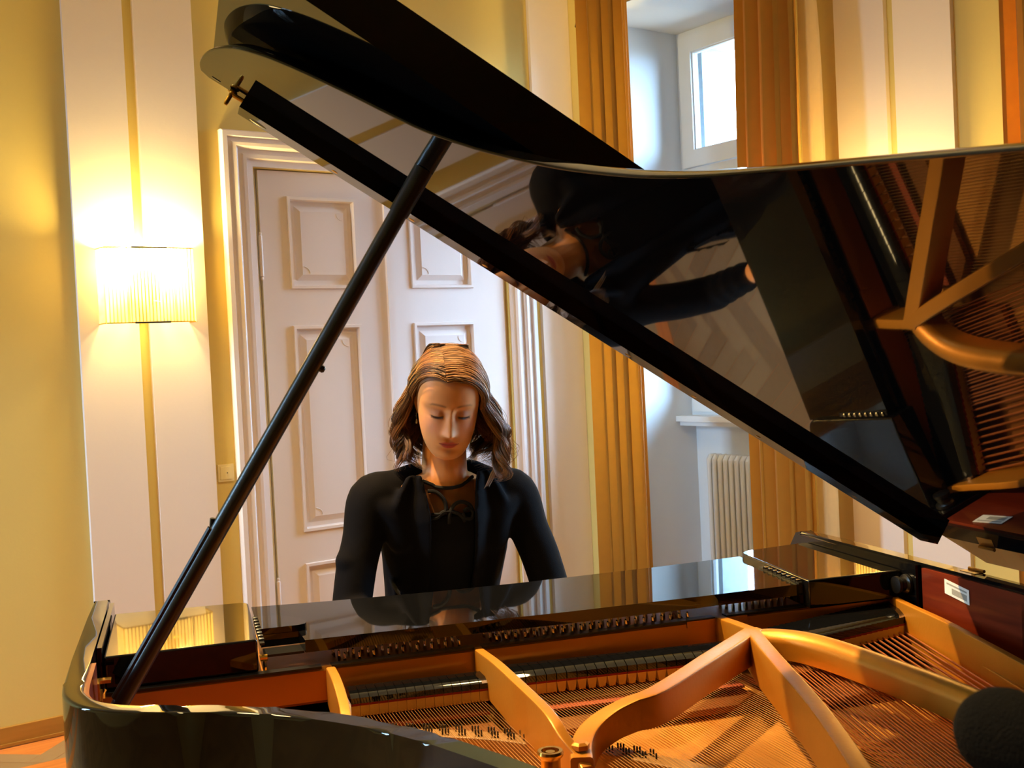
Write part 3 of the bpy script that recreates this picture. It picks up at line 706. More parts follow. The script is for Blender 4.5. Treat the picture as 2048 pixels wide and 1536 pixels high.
# --- lid: main leaf, folded-back front flap, batten
TH = math.radians(33.2); LT, LZ = 1.5, 1.03
def LID(p):                                     # (u from hinge, s, height above the underside)
    u, s, o = p; return M3((LT-u*math.cos(TH)+o*math.sin(TH), s, LZ+u*math.sin(TH)+o*math.cos(TH)))
lo = [(-.034, .540), (.7, .511), (1.506, .479), (1.520, .492), (1.522, .53), (1.516, .585), (1.503, .64), (1.478, .70), (1.447, .74), (1.412, .771), (1.37, .797), (1.318, .824), (1.268, .846), (1.218, .872), (1.163, .925), (1.114, .992), (1.082, 1.045), (1.056, 1.10), (1.030, 1.165), (1.005, 1.25), (.984, 1.345), (.963, 1.45), (.930, 1.61), (.905, 1.74), (.862, 1.86), (.78, 1.975), (.65, 2.045), (.50, 2.068), (.35, 2.055), (.20, 1.998), (.085, 1.89), (.02, 1.75), (-.01, 1.58), (-.034, 1.4)]
lo = lo[:3]+smoothpath(lo[3:], 3)
def inset(poly, d):
    n = len(poly); out = []
    for i in range(n):
        p, a_, c_ = Vector(poly[i]), Vector(poly[i-1]), Vector(poly[(i+1) % n])
        n1, n2 = (p-a_).normalized(), (c_-p).normalized(); n1, n2 = Vector((-n1.y, n1.x)), Vector((-n2.y, n2.x)); m = (n1+n2).normalized()
        out.append(tuple(p+m*(d/max(.5, m.dot(n1)))))
    return out
area = sum(lo[i-1][0]*lo[i][1]-lo[i][0]*lo[i-1][1] for i in range(len(lo))); sg_ = 1 if area > 0 else -1
bm = bmesh.new(); prev = None
for ins, o in ((.0022, 0), (.0006, .0008), (0, .0026), (.0012, .0050), (.0060, .0105), (.0110, .0155), (.0150, .0185), (.0190, .0200)):
    ring = [bm.verts.new(LID((u, s_, o))) for u, s_ in inset(lo, sg_*ins)]
    if prev is None: bm.faces.new(ring)
    else:
        for i in range(len(ring)): j = (i+1) % len(ring); bm.faces.new([prev[i], prev[j], ring[j], ring[i]])
    prev = ring
bm.faces.new(prev)
lid = part('lid', bm, BLACK, angle=30)
bm = bmesh.new(); prism(bm, [(.0, .492), (1.519, .492), (1.519, .927), (.0, .927)], .0365, .0665, LID); bevel_all(bm, .0135, 5, 60); part('lid_flap', bm, BLACK, lid, angle=30)
bm = bmesh.new(); box(bm, (.03, .898, .0665), (1.44, .924, .099), LID); bevel_all(bm, .004, 2); part('flap_rail', bm, BLACK, lid)
bm = bmesh.new(); hexa(bm, [LID(p) for p in ((.088, .513, -.0235), (1.443, .482, -.0235), (1.443, .531, -.0235), (.088, .562, -.0235), (.088, .513, 0), (1.443, .482, 0), (1.443, .531, 0), (.088, .562, 0))]); bevel_all(bm, .0022, 2); part('lid_batten', bm, BLACK, lid)
for k, u in enumerate((1.41, 1.278, 1.141, 1.006, .73, .596, .461, .25)):
    s = .5215-(u-.765)*.0228-.008
    bm = bmesh.new(); r = .0055
    lathe(bm, [(0, -.0243), (r*.7, -.0243), (r, -.0237), (r, -.0225), (0, -.0225)], 14, lambda p, u=u, s=s, k=k: LID((u+p[0]*(2.6 if k == 0 else 1), s+p[1]*(1.5 if k == 0 else 1), p[2]))); part('batten_bumper' if k == 0 else 'batten_screw', bm, SATIN if k == 0 else BRASS, lid)
bm = bmesh.new(); f = lambda p: LID((1.464+p[0], .499+p[1], p[2]))
lathe(bm, [(0, -.026), (.0026, -.0255), (.0036, -.022), (.0036, -.006), (.0072, -.0055), (.0078, -.0035), (.0072, -.0015), (.005, 0), (0, 0)], 14, f); tube(bm, [LID((1.464, .499, -.0065)), LID((1.442, .5005, -.0065))], .0035, 10); part('flap_latch', bm, BRASS, lid)
bm = bmesh.new(); box(bm, (1.486, .495, -.0008), (1.500, .499, .001), LID); part('latch_slot', bm, SATIN, lid)
for s in (.545, 1.02, 1.45):
    bm = bmesh.new(); tube(bm, [M3((1.5035, s-.02, 1.0028)), M3((1.5035, s+.02, 1.0028))], .003, 10); box(bm, (1.484, s-.02, .9995), (1.502, s+.02, 1.0008), M3); part('lid_hinge', bm, OLDBRASS, lid)
# --- prop stick with its collar, thumb screw and nested short stick
pa, pb = Vector(M3((.056, .487, .920))), Vector(M3((.5101, .709, 1.6775)))
pt = lambda k: tuple(pa+(pb-pa)*k)
bm = bmesh.new(); tube(bm, [pt(0), pt(.02), pt(.95)], [.0115, .0125, .0125], 16); lathe(bm, [(0, 0), (.0140, .0), (.0142, .003), (.0142, .071), (0, .072)], 16, lambda p, q=(pb-pa).to_track_quat('Z', 'Y'): tuple(pa+(pb-pa)*.925+q @ Vector(p))); prop = part('lid_prop', bm, SATIN)
dirn = (pb-pa).normalized(); side = dirn.cross(Vector((0, 1, 0))).normalized()
camd = (Vector(M3((.177, 2.255, CAMZ)))-(pa+pb)/2).normalized(); lat = dirn.cross(camd).normalized()
if lat.x < 0: lat = -lat
bm = bmesh.new(); c = Vector(pt(.660))+lat*.0125; tube(bm, [tuple(c-lat*.003), tuple(c+lat*.004), tuple(c+lat*.006)], [.0055, .005, .003], 10); part('prop_knob', bm, SATIN, prop)
bm = bmesh.new(); tube(bm, [tuple(Vector(pt(k))-lat*.0115+camd*.004) for k in (.03, .353)], .0048, 8); tube(bm, [tuple(Vector(pt(.353))-lat*.010), tuple(Vector(pt(.368))-lat*.016)], .0036, 8); part('short_prop', bm, SATIN, prop)
# brass prop bracket and small latch on the treble cheek
bm = bmesh.new(); box(bm, (.031, .420, .956), (.052, .436, .961), M3); box(bm, (.031, .436, .935), (.037, .455, .961), M3); tube(bm, [M3((.036, .446, .930)), M3((.036, .446, .950))], .0045, 8); bevel_all(bm, .0015); part('prop_bracket', bm, BRASS)
bm = bmesh.new(); tube(bm, [M3((.05, .50, .92)), M3((.075, .50, .92))], .016, 12); part('prop_pivot', bm, SATIN)
# paper label inside the bass side
bm = bmesh.new(); lx = 1.5-RW-.0068
def LB(p): return M3((lx-p[2], .507+p[0], .9665+p[1]-.14*(p[0]-.035)))
box(bm, (0, -.013, 0), (.066, .013, .0006), LB); lab = part('label', bm, LABELW, smooth=False)
bm = bmesh.new(); box(bm, (.020, -.0085, .0006), (.060, .002, .0009), LB); part('label_print', bm, LABELG, lab, smooth=False)
bm = bmesh.new(); box(bm, (.006, .0055, .0006), (.060, .0085, .0008), LB); part('label_print', bm, LABELG, lab, smooth=False)
# ------------------------------------------------------------------ the pianist
PT, PS = .775, -.50
def PW(t, s, z=0): return P0+Vector((math.cos(AL), -math.sin(AL), 0))*t+Vector((-math.sin(AL), -math.cos(AL), 0))*s+Vector((0, 0, z))
PERSON = tag(empty('person', PW(PT, PS), -AL), 'woman with wavy brown hair in a black cardigan looking down at the piano keys', 'person')
def Q(t, s, z): return Vector((t-PT, -(s-PS), z))            # piano (t,s,z) -> person local
# head frame: x towards picture right, -y out of the face, z up
HR = Matrix.Rotation(math.radians(-7), 3, 'Z') @ Matrix.Rotation(math.radians(4.5), 3, 'Y') @ Matrix.Rotation(math.radians(23), 3, 'X')
EYE = Q(.761, -.285, 1.2905)                                    # between the eyes
HC = EYE-HR @ Vector((0, -.090, 0))
def HW(p): return HC+HR @ Vector(p)

zs = [-.124, -.1215, -.1145, -.1035, -.0905, -.0755, -.0585, -.040, -.020, 0., .022, .045, .066, .085, .100, .110, .1145]
yF = [-.066, -.0765, -.0855, -.0905, -.0900, -.0895, -.0905, -.0905, -.0895, -.0895, -.0925, -.0930, -.0880, -.0770, -.0590, -.0390, -.012]
yB = [-.052, -.042, -.026, -.006, .012, .034, .056, .074, .088, .096, .100, .099, .093, .082, .064, .044, .014]
wd = [.010, .0200, .0310, .0425, .0515, .0585, .0635, .0672, .0700, .0712, .0718, .0715, .0690, .0625, .0500, .0350, .010]
def interp(z, ys):
    # smooth cubic through the table
    i = min(max(int(np.searchsorted(zs, z))-1, 0), len(zs)-2); h = zs[i+1]-zs[i]; u = (z-zs[i])/h
    m = lambda k: (ys[min(k+1, len(zs)-1)]-ys[max(k-1, 0)])/(zs[min(k+1, len(zs)-1)]-zs[max(k-1, 0)])
    return ys[i]*(2*u**3-3*u**2+1)+m(i)*h*(u**3-2*u**2+u)+ys[i+1]*(-2*u**3+3*u**2)+m(i+1)*h*(u**3-u**2)
def G(d, s): return math.exp(-(d/s)**2/2)
def face_out(x, z):
    """outward relief (metres) of the face at (x, z)"""
    ax = abs(x); o = 0.
    # nose: ridge, tip, wings
    if z < .012:
        k = min(1., max(0., (.012-z)/.060)); ridge = (.0035+.0165*k**1.2)*(1 if z > -.0475 else max(0., 1-((-.0475-z)/.0105))**1.3)
        o += ridge*G(x, .0070+.0022*k)
    o += .0060*G(x, .0066)*G(z+.0455, .0062)
    o += .0056*G(ax-.0112, .0044)*G(z+.0490, .0050)
    o += .0030*G(x, .010)*G(z-.008, .012)
    # brow, sockets, lids
    o += .0028*G(ax-.028, .016)*G(z-.020, .006)
    o -= .0085*G(ax-.0290, .0135)*G(z-.003, .0085)
    o -= .0050*G(ax-.0135, .0065)*G(z+.001, .010)
    o += .0078*G(ax-.0305, .0105)*G(z+.0020, .0070)
    o -= .0026*G(ax-.0305, .0125)*G(z+.0095, .0016)
    o -= .0016*G(ax-.0305, .0120)*G(z-.0085, .0020)
    # cheeks, philtrum, lips, chin
    o += .0034*G(ax-.037, .016)*G(z+.030, .016)
    o += .0028*G(ax-.026, .014)*G(z+.066, .014)
    o -= .0012*G(x, .0030)*G(z+.0615, .0050)
    mw = G(x, .0165)
    zc = -.0745+.0012*(ax/.02)**2
    o += .0046*mw*G(z-(zc+.0040), .0030)+.0058*G(x, .0135)*G(z-(zc-.0052), .0036)
    o -= .0034*G(x, .019)*G(z-zc, .0013)
    o -= .0030*G(x, .015)*G(z+.0895, .0045)
    o += .0040*G(x, .014)*G(z+.1040, .0085)
    return o
def head_bm():
    bm = bmesh.new(); NZ, NA = 150, 176; rings = []
    zz = [zs[0]+(zs[-1]-zs[0])*(.5-.5*math.cos(PI*(.03+.94*i/(NZ-1)))) if False else zs[0]+(zs[-1]-zs[0])*i/(NZ-1) for i in range(NZ)]
    for z in zz:
        f, b_, w = interp(z, yF), interp(z, yB), max(.004, interp(z, wd)); cy_ = (f*.55+b_*.45); ring = []
        for k in range(NA):
            a = 2*PI*k/NA; sx, cx = math.sin(a), math.cos(a)          # a=0 -> front
            e = .88
            x = w*math.copysign(abs(sx)**e, sx); L = (cy_-f) if cx > 0 else (b_-cy_)
            y = cy_-L*math.copysign(abs(cx)**(.80 if cx > 0 else .95), cx)
            if cx > .05: y -= face_out(x, z)*min(1., (cx-.05)/.25)
            ring.append(bm.verts.new(HW((x, y, z))))
        rings.append(ring)
    for a, c in zip(rings, rings[1:]):
        for k in range(NA): bm.faces.new([a[k], a[(k+1) % NA], c[(k+1) % NA], c[k]])
    bm.faces.new(rings[0][::-1]); bm.faces.new(rings[-1])
    return bm
def limb(bm, pts, rad, flat=None, n=20, sub=5):
    """tapered closed limb with rounded ends; pts Vector list, rad list"""
    P = smoothpath([tuple(p)+(r,) for p, r in zip(pts, rad)], sub)
    V = [Vector(p[:3]) for p in P]; R = [p[3] for p in P]
    d0 = (V[0]-V[1]).normalized(); d1 = (V[-1]-V[-2]).normalized()
    V = [V[0]+d0*R[0]*c for c in (.98, .8, .45)]+V+[V[-1]+d1*R[-1]*c for c in (.45, .8, .98)]
    R = [R[0]*c for c in (.2, .6, .89)]+R+[R[-1]*c for c in (.89, .6, .2)]
    tube(bm, [tuple(v) for v in V], R, n, True, flat or 1.)
def ellip(bm, secs, n=40):
    """closed loft of ellipses: (center, half width, half depth, tilt about x)"""
    rings = []
    for c, w, d, tl in secs:
        ct, st = math.cos(tl), math.sin(tl)
        rings.append([bm.verts.new((c[0]+w*math.copysign(abs(math.cos(a))**.85, math.cos(a)), c[1]+d*math.sin(a)*ct, c[2]+d*math.sin(a)*st)) for a in [2*PI*k/n for k in range(n)]])
    for a, c in zip(rings, rings[1:]):
        for k in range(n): bm.faces.new([a[k], a[(k+1) % n], c[(k+1) % n], c[k]])
    bm.faces.new(rings[0][::-1]); bm.faces.new(rings[-1])
# joints (piano frame)
SHR, SHL = Q(.592, -.420, 1.094), Q(.938, -.420, 1.082)
ELR, ELL = Q(.527, -.385, .858), Q(1.012, -.385, .846)
WRR, WRL = Q(.575, -.185, .795), Q(.985, -.185, .795)
CH = Q(.775, -.425, 1.05)
def torso(g=0., top=True):
    s = [(Q(.775, -.610, .515), .165+g, .115+g, 0), (Q(.775, -.605, .60), .158+g, .108+g, -.1), (Q(.775, -.575, .70), .132+g, .094+g, -.2), (Q(.776, -.540, .79), .124+g, .090+g, -.25), (Q(.777, -.500, .88), .132+g, .097+g, -.28), (Q(.777, -.465, .955), .140+g, .106+g, -.28), (Q(.772, -.445, 1.022), .148+g, .098+g, -.3), (Q(.769, -.432, 1.076), .152+g, .078+g, -.3), (Q(.767, -.425, 1.112), .125+g, .060+g, -.3), (Q(.766, -.420, 1.140), .075+g*.6, .050+g*.6, -.3)]
    s = [(c-Vector((.006, 0, 0)), w, d, t_) for c, w, d, t_ in s]
    return s
def hand(bm, wrist, mirror):
    """hand resting on the keys; mirror=+1 for the hand at picture right"""
    w = wrist; fwd = Vector((0, -1, 0)); sd = Vector((mirror, 0, 0))           # sd points to the thumb's opposite side
    base = w+fwd*.085+Vector((0, 0, .004))
    limb(bm, [w, w+fwd*.045+Vector((0, 0, .006)), base], [.024, .034, .036], .45)
    for k, (off, ln) in enumerate(((-.027, .066), (-.009, .074), (.009, .069), (.026, .054))):
        b0 = base+sd*off+Vector((0, 0, .002)); spread = sd*off*.55
        p1 = b0+fwd*ln*.42+spread*.5+Vector((0, 0, .008)); p2 = b0+fwd*ln*.78+spread*.85+Vector((0, 0, -.008)); p3 = b0+fwd*ln*.95+spread+Vector((0, 0, -.032))
        limb(bm, [b0-fwd*.012, b0+fwd*.006, p1, p2, p3], [.009, .0092, .0086, .0078, .0066], None, 10, 4)
    tb = w+fwd*.030-sd*.026
    limb(bm, [tb+sd*.010, tb-sd*.010+fwd*.018, tb-sd*.022+fwd*.045+Vector((0, 0, -.010)), tb-sd*.024+fwd*.068+Vector((0, 0, -.022))], [.014, .0125, .0100, .0080], None, 10, 4)
bb = head_bm()
NB = HW((0, .022, -.060))
limb(bb, [NB, NB.lerp(Q(.765, -.405, 1.137), .5)+Vector((0, .004, 0)), Q(.765, -.412, 1.117), Q(.765, -.43, 1.06)], [.052, .0520, .058, .07], None, 28)
ellip(bb, torso())
# shoulder girdle, collarbones
limb(bb, [Q(.765, -.415, 1.110), SHR+Vector((.03, 0, .0)), SHR], [.050, .050, .047]); limb(bb, [Q(.765, -.415, 1.110), SHL+Vector((-.03, 0, 0)), SHL], [.050, .050, .047])
for sgn, sh in ((-1, SHR), (1, SHL)):
    limb(bb, [Q(.765+sgn*.010, -.372, 1.117), Q(.765+sgn*.07, -.376, 1.124), sh+Vector((-sgn*.03, -.012, .028))], [.008, .0075, .008], None, 10)
for sh, el, wr in ((SHR, ELR, WRR), (SHL, ELL, WRL)):
    limb(bb, [sh, sh.lerp(el, .5), el], [.046, .040, .035]); limb(bb, [el, el.lerp(wr, .35), el.lerp(wr, .75), wr], [.035, .035, .027, .0235])
hand(bb, WRR+Vector((0, -.01, -.004)), -1); hand(bb, WRL+Vector((0, -.01, -.004)), 1)
# ears
for sg in (-1, 1):
    rr = [bb.verts.new(HW((sg*(.0655+.010*math.sin(PI*.5)*(.6+.4*math.cos(a))), .010+.017*math.cos(a)*.8+.004, -.010+.030*math.sin(a)))) for a in [2*PI*k/16 for k in range(16)]]
    limb(bb, [HW((sg*.0675, .004, -.036)), HW((sg*.0725, .012, -.018)), HW((sg*.0755, .018, .004)), HW((sg*.0735, .016, .018))], [.0065, .0085, .0095, .006], .55, 12)
    for v in rr: bb.verts.remove(v)
# legs and feet
KNR, KNL = Q(.675, -.185, .545), Q(.875, -.185, .545); ANR, ANL = Q(.69, -.13, .10), Q(.86, -.15, .10)
for hp, kn, an in ((Q(.69, -.60, .545), KNR, ANR), (Q(.86, -.60, .545), KNL, ANL)):
    limb(bb, [hp, hp.lerp(kn, .5), kn], [.078, .068, .052]); limb(bb, [kn, kn.lerp(an, .3), kn.lerp(an, .75), an], [.050, .050, .034, .030])
    limb(bb, [an+Vector((0, .03, -.06)), an+Vector((0, -.06, -.068)), an+Vector((0, -.15, -.078))], [.030, .030, .020])
SKIN = mat('skin', srgb(214, 160, 124), .55, spec=.3)
nt = SKIN.node_tree; b = nt.nodes['Principled BSDF']; b.inputs['Subsurface Weight'].default_value = .12; b.inputs['Subsurface Radius'].default_value = (.010, .004, .002); b.inputs['Subsurface Scale'].default_value = 1.
at = nt.nodes.new('ShaderNodeAttribute'); at.attribute_name = 'skin_tone'; nt.links.new(at.outputs['Color'], b.inputs['Base Color'])
body = finish(bb, 'body', SKIN, PERSON, recalc=True, angle=180)
md = body.modifiers.new('remesh', 'REMESH'); md.mode = 'VOXEL'; md.voxel_size = .0024; md.use_smooth_shade = True
dg = bpy.context.evaluated_depsgraph_get(); me = bpy.data.meshes.new_from_object(body.evaluated_get(dg)); old = body.data; body.modifiers.clear(); body.data = me; bpy.data.meshes.remove(old)
n = len(me.vertices); cv = np.empty(n*3); me.vertices.foreach_get('co', cv); cv = cv.reshape(-1, 3)
# light relaxation, then skin colouring (lips, lids, cheeks; mouth line and nostrils painted as shade) from head coordinates
ev = np.empty(len(me.edges)*2, int); me.edges.foreach_get('vertices', ev); ev = ev.reshape(-1, 2)
for it in range(2):
    acc = np.zeros((n, 3)); cnt = np.zeros(n)
    np.add.at(acc, ev[:, 0], cv[ev[:, 1]]); np.add.at(acc, ev[:, 1], cv[ev[:, 0]]); np.add.at(cnt, ev[:, 0], 1); np.add.at(cnt, ev[:, 1], 1)
    cv = cv*.55+.45*acc/np.maximum(cnt, 1)[:, None]
me.vertices.foreach_set('co', cv.ravel()); me.update()
hl = (cv-np.array(HC)) @ np.array(HR)                        # head-local coordinates
x, y, z = hl[:, 0], hl[:, 1], hl[:, 2]; ax = np.abs(x)
g = lambda d, s: np.exp(-(d/s)**2/2)
base = np.array(srgb(214, 140, 80)[:3]); lipc = np.array(srgb(186, 70, 56)[:3]); lid = np.array(srgb(186, 124, 94)[:3]); blush = np.array(srgb(214, 138, 106)[:3]); lash = np.array(srgb(58, 34, 24)[:3]); browc = np.array(srgb(110, 72, 44)[:3])
front = (y < -.03).astype(float)
zc = -.0745+.0012*(ax/.02)**2
up_h = .0072*np.clip(1-(ax/.0225)**2, 0, 1)*(1-.25*g(x, .003)); lo_h = .0098*np.clip(1-(ax/.0205)**2, 0, 1)
edge = lambda v, w: 1/(1+np.exp(-v/w))
lips = np.where(z > zc, edge(up_h-(z-zc), .0006), edge(lo_h-(zc-z), .0007))*(ax < .023)*front
seam_shade = g(z-zc, .0009)*(ax < .0225)*front
lids = g(ax-.0305, .0115)*g(z-.0005, .0055)*front*.75
dark = np.clip(g(z-(-.0088-.05*np.clip(ax-.030, 0, .02)+2.6*np.clip(ax-.0305, -.015, .015)**2*2.2), .0013)*edge(.0145-np.abs(ax-.0305), .0009)*1.05, 0, 1)*front
bz = .0195+.0035*np.sin(np.clip((ax-.012)/.038, 0, 1)*PI*.95)-.0015*(ax > .045)
brow = g(z-bz, .0020)*edge(ax-.0125, .001)*edge(.0475-ax, .0016)*front*.8
nostril_shade = g(ax-.0072, .0028)*g(z+.0545, .0016)*(y < -.095)*.8
bl = g(ax-.038, .016)*g(z+.034, .015)*front*.6
colr = base[None]+0*cv
for wgt, c in ((bl, blush), (lids, lid), (lips, lipc), (seam_shade*.8, lipc*.35), (brow, browc), (dark, lash), (nostril_shade, lipc*.4)):
    colr = colr*(1-wgt[:, None])+wgt[:, None]*c[None]
ca_ = me.color_attributes.new('skin_tone', 'FLOAT_COLOR', 'POINT'); ca_.data.foreach_set('color', np.concatenate([colr, np.ones((n, 1))], 1).astype(np.float32).ravel())
tree = BVHTree.FromPolygons([tuple(v) for v in cv], [tuple(p.vertices) for p in me.polygons])
def on_body(p, d=(0, 1, 0), lift=.002):
    """drop point p on to the body along d, lifted along the normal"""
    h, nrm, i, _ = tree.ray_cast(Vector(p), Vector(d))
    if h is None:
        h, nrm, i, _ = tree.find_nearest(Vector((p[0], p[1]+.17, p[2])))
    if nrm.dot(Vector(d)) > 0: nrm = -nrm
    return h+nrm*lift

# eyelashes, thin curved strips standing off the lids
for sg in (-1, 1):
    bm = bmesh.new()
    for k in range(26):
        u = k/25; xx = sg*(.0185+.0245*u); zz_ = -.0086+2.6*(abs(xx)-.0305)**2*2.2-.05*max(0, abs(xx)-.030)
        p = on_body(HW((xx, -.20, zz_)), HR @ Vector((0, 1, 0)), .0002); d = HR @ Vector((sg*(u-.35)*.004, -.0045, -.0030))
        tube(bm, [tuple(p), tuple(p+d*.6+HR @ Vector((0, 0, -.0006))), tuple(p+d)], [.0004, .0003, .0001], 4)
    finish(bm, 'eyelash', mat('lash', srgb(40, 26, 20), .6), PERSON)

# ---------------- clothing
CLOTH = mat('black_knit', srgb(9, 6, 7), .9, spec=.1, noise=.25, nscale=200, bump=.3, bscale=700)
CORD = mat('black_cord', srgb(14, 11, 11), .8, spec=.25, noise=.2, nscale=200)
DRESS = mat('black_dress', srgb(8, 6, 7), .85, spec=.12, noise=.2, nscale=200)
SHEER = bpy.data.materials.new('sheer_mesh'); SHEER.use_nodes = True; nt = SHEER.node_tree; b = nt.nodes['Principled BSDF']
b.inputs['Base Color'].default_value = srgb(30, 24, 22); b.inputs['Roughness'].default_value = .9; b.inputs['Specular IOR Level'].default_value = .1
tcx = nt.nodes.new('ShaderNodeTexCoord'); nzx = nt.nodes.new('ShaderNodeTexNoise'); nzx.inputs['Scale'].default_value = 900
mrx = nt.nodes.new('ShaderNodeMapRange'); mrx.inputs[3].default_value = .36; mrx.inputs[4].default_value = .54
nt.links.new(tcx.outputs['Object'], nzx.inputs['Vector']); nt.links.new(nzx.outputs['Fac'], mrx.inputs[0]); nt.links.new(mrx.outputs[0], b.inputs['Alpha'])
def remeshed(bm, name, m, vox, parent=PERSON):
    o = finish(bm, name, m, parent, angle=180); md = o.modifiers.new('r', 'REMESH'); md.mode = 'VOXEL'; md.voxel_size = vox; md.use_smooth_shade = True
    dg = bpy.context.evaluated_depsgraph_get(); me = bpy.data.meshes.new_from_object(o.evaluated_get(dg)); old = o.data; o.modifiers.clear(); o.data = me; bpy.data.meshes.remove(old)
    n = len(me.vertices); cv = np.empty(n*3); me.vertices.foreach_get('co', cv); cv = cv.reshape(-1, 3)
    ev = np.empty(len(me.edges)*2, int); me.edges.foreach_get('vertices', ev); ev = ev.reshape(-1, 2)
    for it in range(6):
        acc = np.zeros((n, 3)); cnt = np.zeros(n)
        np.add.at(acc, ev[:, 0], cv[ev[:, 1]]); np.add.at(acc, ev[:, 1], cv[ev[:, 0]]); np.add.at(cnt, ev[:, 0], 1); np.add.at(cnt, ev[:, 1], 1)
        cv = cv*.4+.6*acc/np.maximum(cnt, 1)[:, None]
    me.vertices.foreach_set('co', cv.ravel()); me.update(); return o
# dress: torso below the yoke line, skirt over the legs
bd = bmesh.new(); ts = torso(.009)[:7]
ellip(bd, ts+[(Q(.776, -.442, 1.030), .150, .1015, -.3)])
for hp, kn, an in ((Q(.69, -.60, .545), KNR, ANR), (Q(.86, -.60, .545), KNL, ANL)):
    limb(bd, [hp, hp.lerp(kn, .5), kn], [.092, .082, .066]); limb(bd, [kn, kn.lerp(an, .3), kn.lerp(an, .75), an+Vector((0, 0, .03))], [.066, .066, .060, .058])
dress = remeshed(bd, 'dress', DRESS, .006)
# sheer yoke laid over the chest
bm = bmesh.new(); NU, NV = 30, 22; V = []
def yoke(u, v):                        # u across -1..1, v 0 at the neckline .. 1 at the bust line
    xh = .060; xx = u*xh; top = 1.1175+.017*(abs(u)**2.2); bot = 1.034
    zz_ = top+(bot-top)*v
    return on_body((Q(.766, 0, 0)[0]+xx, -.60, zz_), (0, 1, 0), .0045)
for j in range(NV+1): V.append([bm.verts.new(yoke(-1+2*i/NU, j/NV)) for i in range(NU+1)])
for j in range(NV):
    for i in range(NU): bm.faces.new([V[j][i], V[j][i+1], V[j+1][i+1], V[j+1][i]])
finish(bm, 'sheer_yoke', SHEER, dress, angle=180)
bm = bmesh.new(); tube(bm, [tuple(yoke(-1+2*i/40, 0)) for i in range(41)], .0042, 8); finish(bm, 'neckline_cord', CORD, dress)
def loop(pts):
    bm = bmesh.new(); P = [tuple(on_body((Q(.766, 0, 0)[0]+a, -.60, c), (0, 1, 0), .007)) for a, c in smoothpath([(a_, c_+.010) for a_, c_ in pts], 6)]
    tube(bm, P, .0046, 8); return finish(bm, 'loop_cord', CORD, dress)
loop([(-.052, 1.101), (-.034, 1.098), (-.018, 1.083), (-.013, 1.060), (-.022, 1.048), (-.048, 1.048)])
loop([(-.008, 1.026), (-.006, 1.046), (.006, 1.066), (.024, 1.072), (.042, 1.064), (.050, 1.050)])
loop([(-.052, 1.040), (-.034, 1.042), (-.020, 1.052), (.004, 1.050), (.022, 1.040), (.030, 1.028)])
loop([(.028, 1.050), (.040, 1.056), (.050, 1.046), (.044, 1.034), (.030, 1.036), (.026, 1.046)])
# cardigan: back, sides, sleeves, open front edges
bc = bmesh.new()
def sleeve(sh, el, wr, sg):
    limb(bc, [sh+Vector((-sg*.045, .004, .014)), sh+Vector((sg*.004, 0, .004)), sh.lerp(el, .35)+Vector((sg*.004, 0, 0)), sh.lerp(el, .62)+Vector((sg*.006, 0, 0)), el], [.054, .0535, .0485, .0475, .0460], None, 24)
    cu = el.lerp(wr, .74)
    pts, rad = [el], [.046]
    for k in range(1, 9): pts.append(el.lerp(cu, k/8)); rad.append(.0450-.0105*k/8+(.0026 if k % 2 else -.0012))
    limb(bc, pts, rad, None, 24, 4)
sleeve(SHR, ELR, WRR, -1); sleeve(SHL, ELL, WRL, 1)
for sgn, sh in ((-1, SHR), (1, SHL)):
    limb(bc, [sh.lerp(SHR+SHL-sh, .5)+Vector((-sgn*.012, .0, -.03)), sh+Vector((-sgn*.03, 0, -.030)), sh+Vector((-sgn*.012, 0, -.055))], [.06, .052, .045], None, 20)
    limb(bc, [sh+Vector((-sgn*.015, -.018, -.01)), sh+Vector((-sgn*.05, -.030, -.035)), sh+Vector((-sgn*.06, -.030, -.09))], [.040, .042, .036], None, 20)
    limb(bc, [Q(.766+sgn*.068, -.432, 1.139), sh+Vector((-sgn*.055, 0, .026)), sh+Vector((-sgn*.01, 0, .006))], [.036, .043, .050], None, 20)
    # front panel from the collar down to the hip
    NP = 16; R = []
    for k in range(NP+1):
        f = k/NP; zz_ = 1.152-.57*f; xi = sgn*(.047+.006*math.sin(f*5)+.045*max(0, .16-f)/.16*.4); xo = sgn*(.150-.012*math.sin(PI*min(1, f*1.2))-.052*max(0, 1-f/.16)**1.5)
        row = []
        for j in range(9):
            g_ = j/8; xx = xi+(xo-xi)*g_; p = on_body((Q(.766, 0, 0)[0]+xx*.93, -.70, min(zz_, 1.128)), (0, 1, 0), 0)
            yy = p.y if abs(p.y+.70) > 1e-4 else -.05
            fold = .006*math.sin(g_*9+f*2.5)+(.007 if j == 0 else 0)
            row.append(Vector((Q(.766, 0, 0)[0]+xx, yy-.020-fold, zz_)))
        R.append(row)
    F = [[bc.verts.new(p) for p in r] for r in R]; B = [[bc.verts.new(p+Vector((0, .018, 0))) for p in r] for r in R]
    for k in range(NP):
        for j in range(8):
            bc.faces.new([F[k][j], F[k][j+1], F[k+1][j+1], F[k+1][j]]); bc.faces.new([B[k][j+1], B[k][j], B[k+1][j], B[k+1][j+1]])
        bc.faces.new([F[k][0], F[k+1][0], B[k+1][0], B[k][0]]); bc.faces.new([F[k][8], B[k][8], B[k+1][8], F[k+1][8]])
    for k in (0, NP):
        for j in range(8): bc.faces.new([F[k][j], B[k][j], B[k][j+1], F[k][j+1]] if k == 0 else [F[k][j+1], B[k][j+1], B[k][j], F[k][j]])
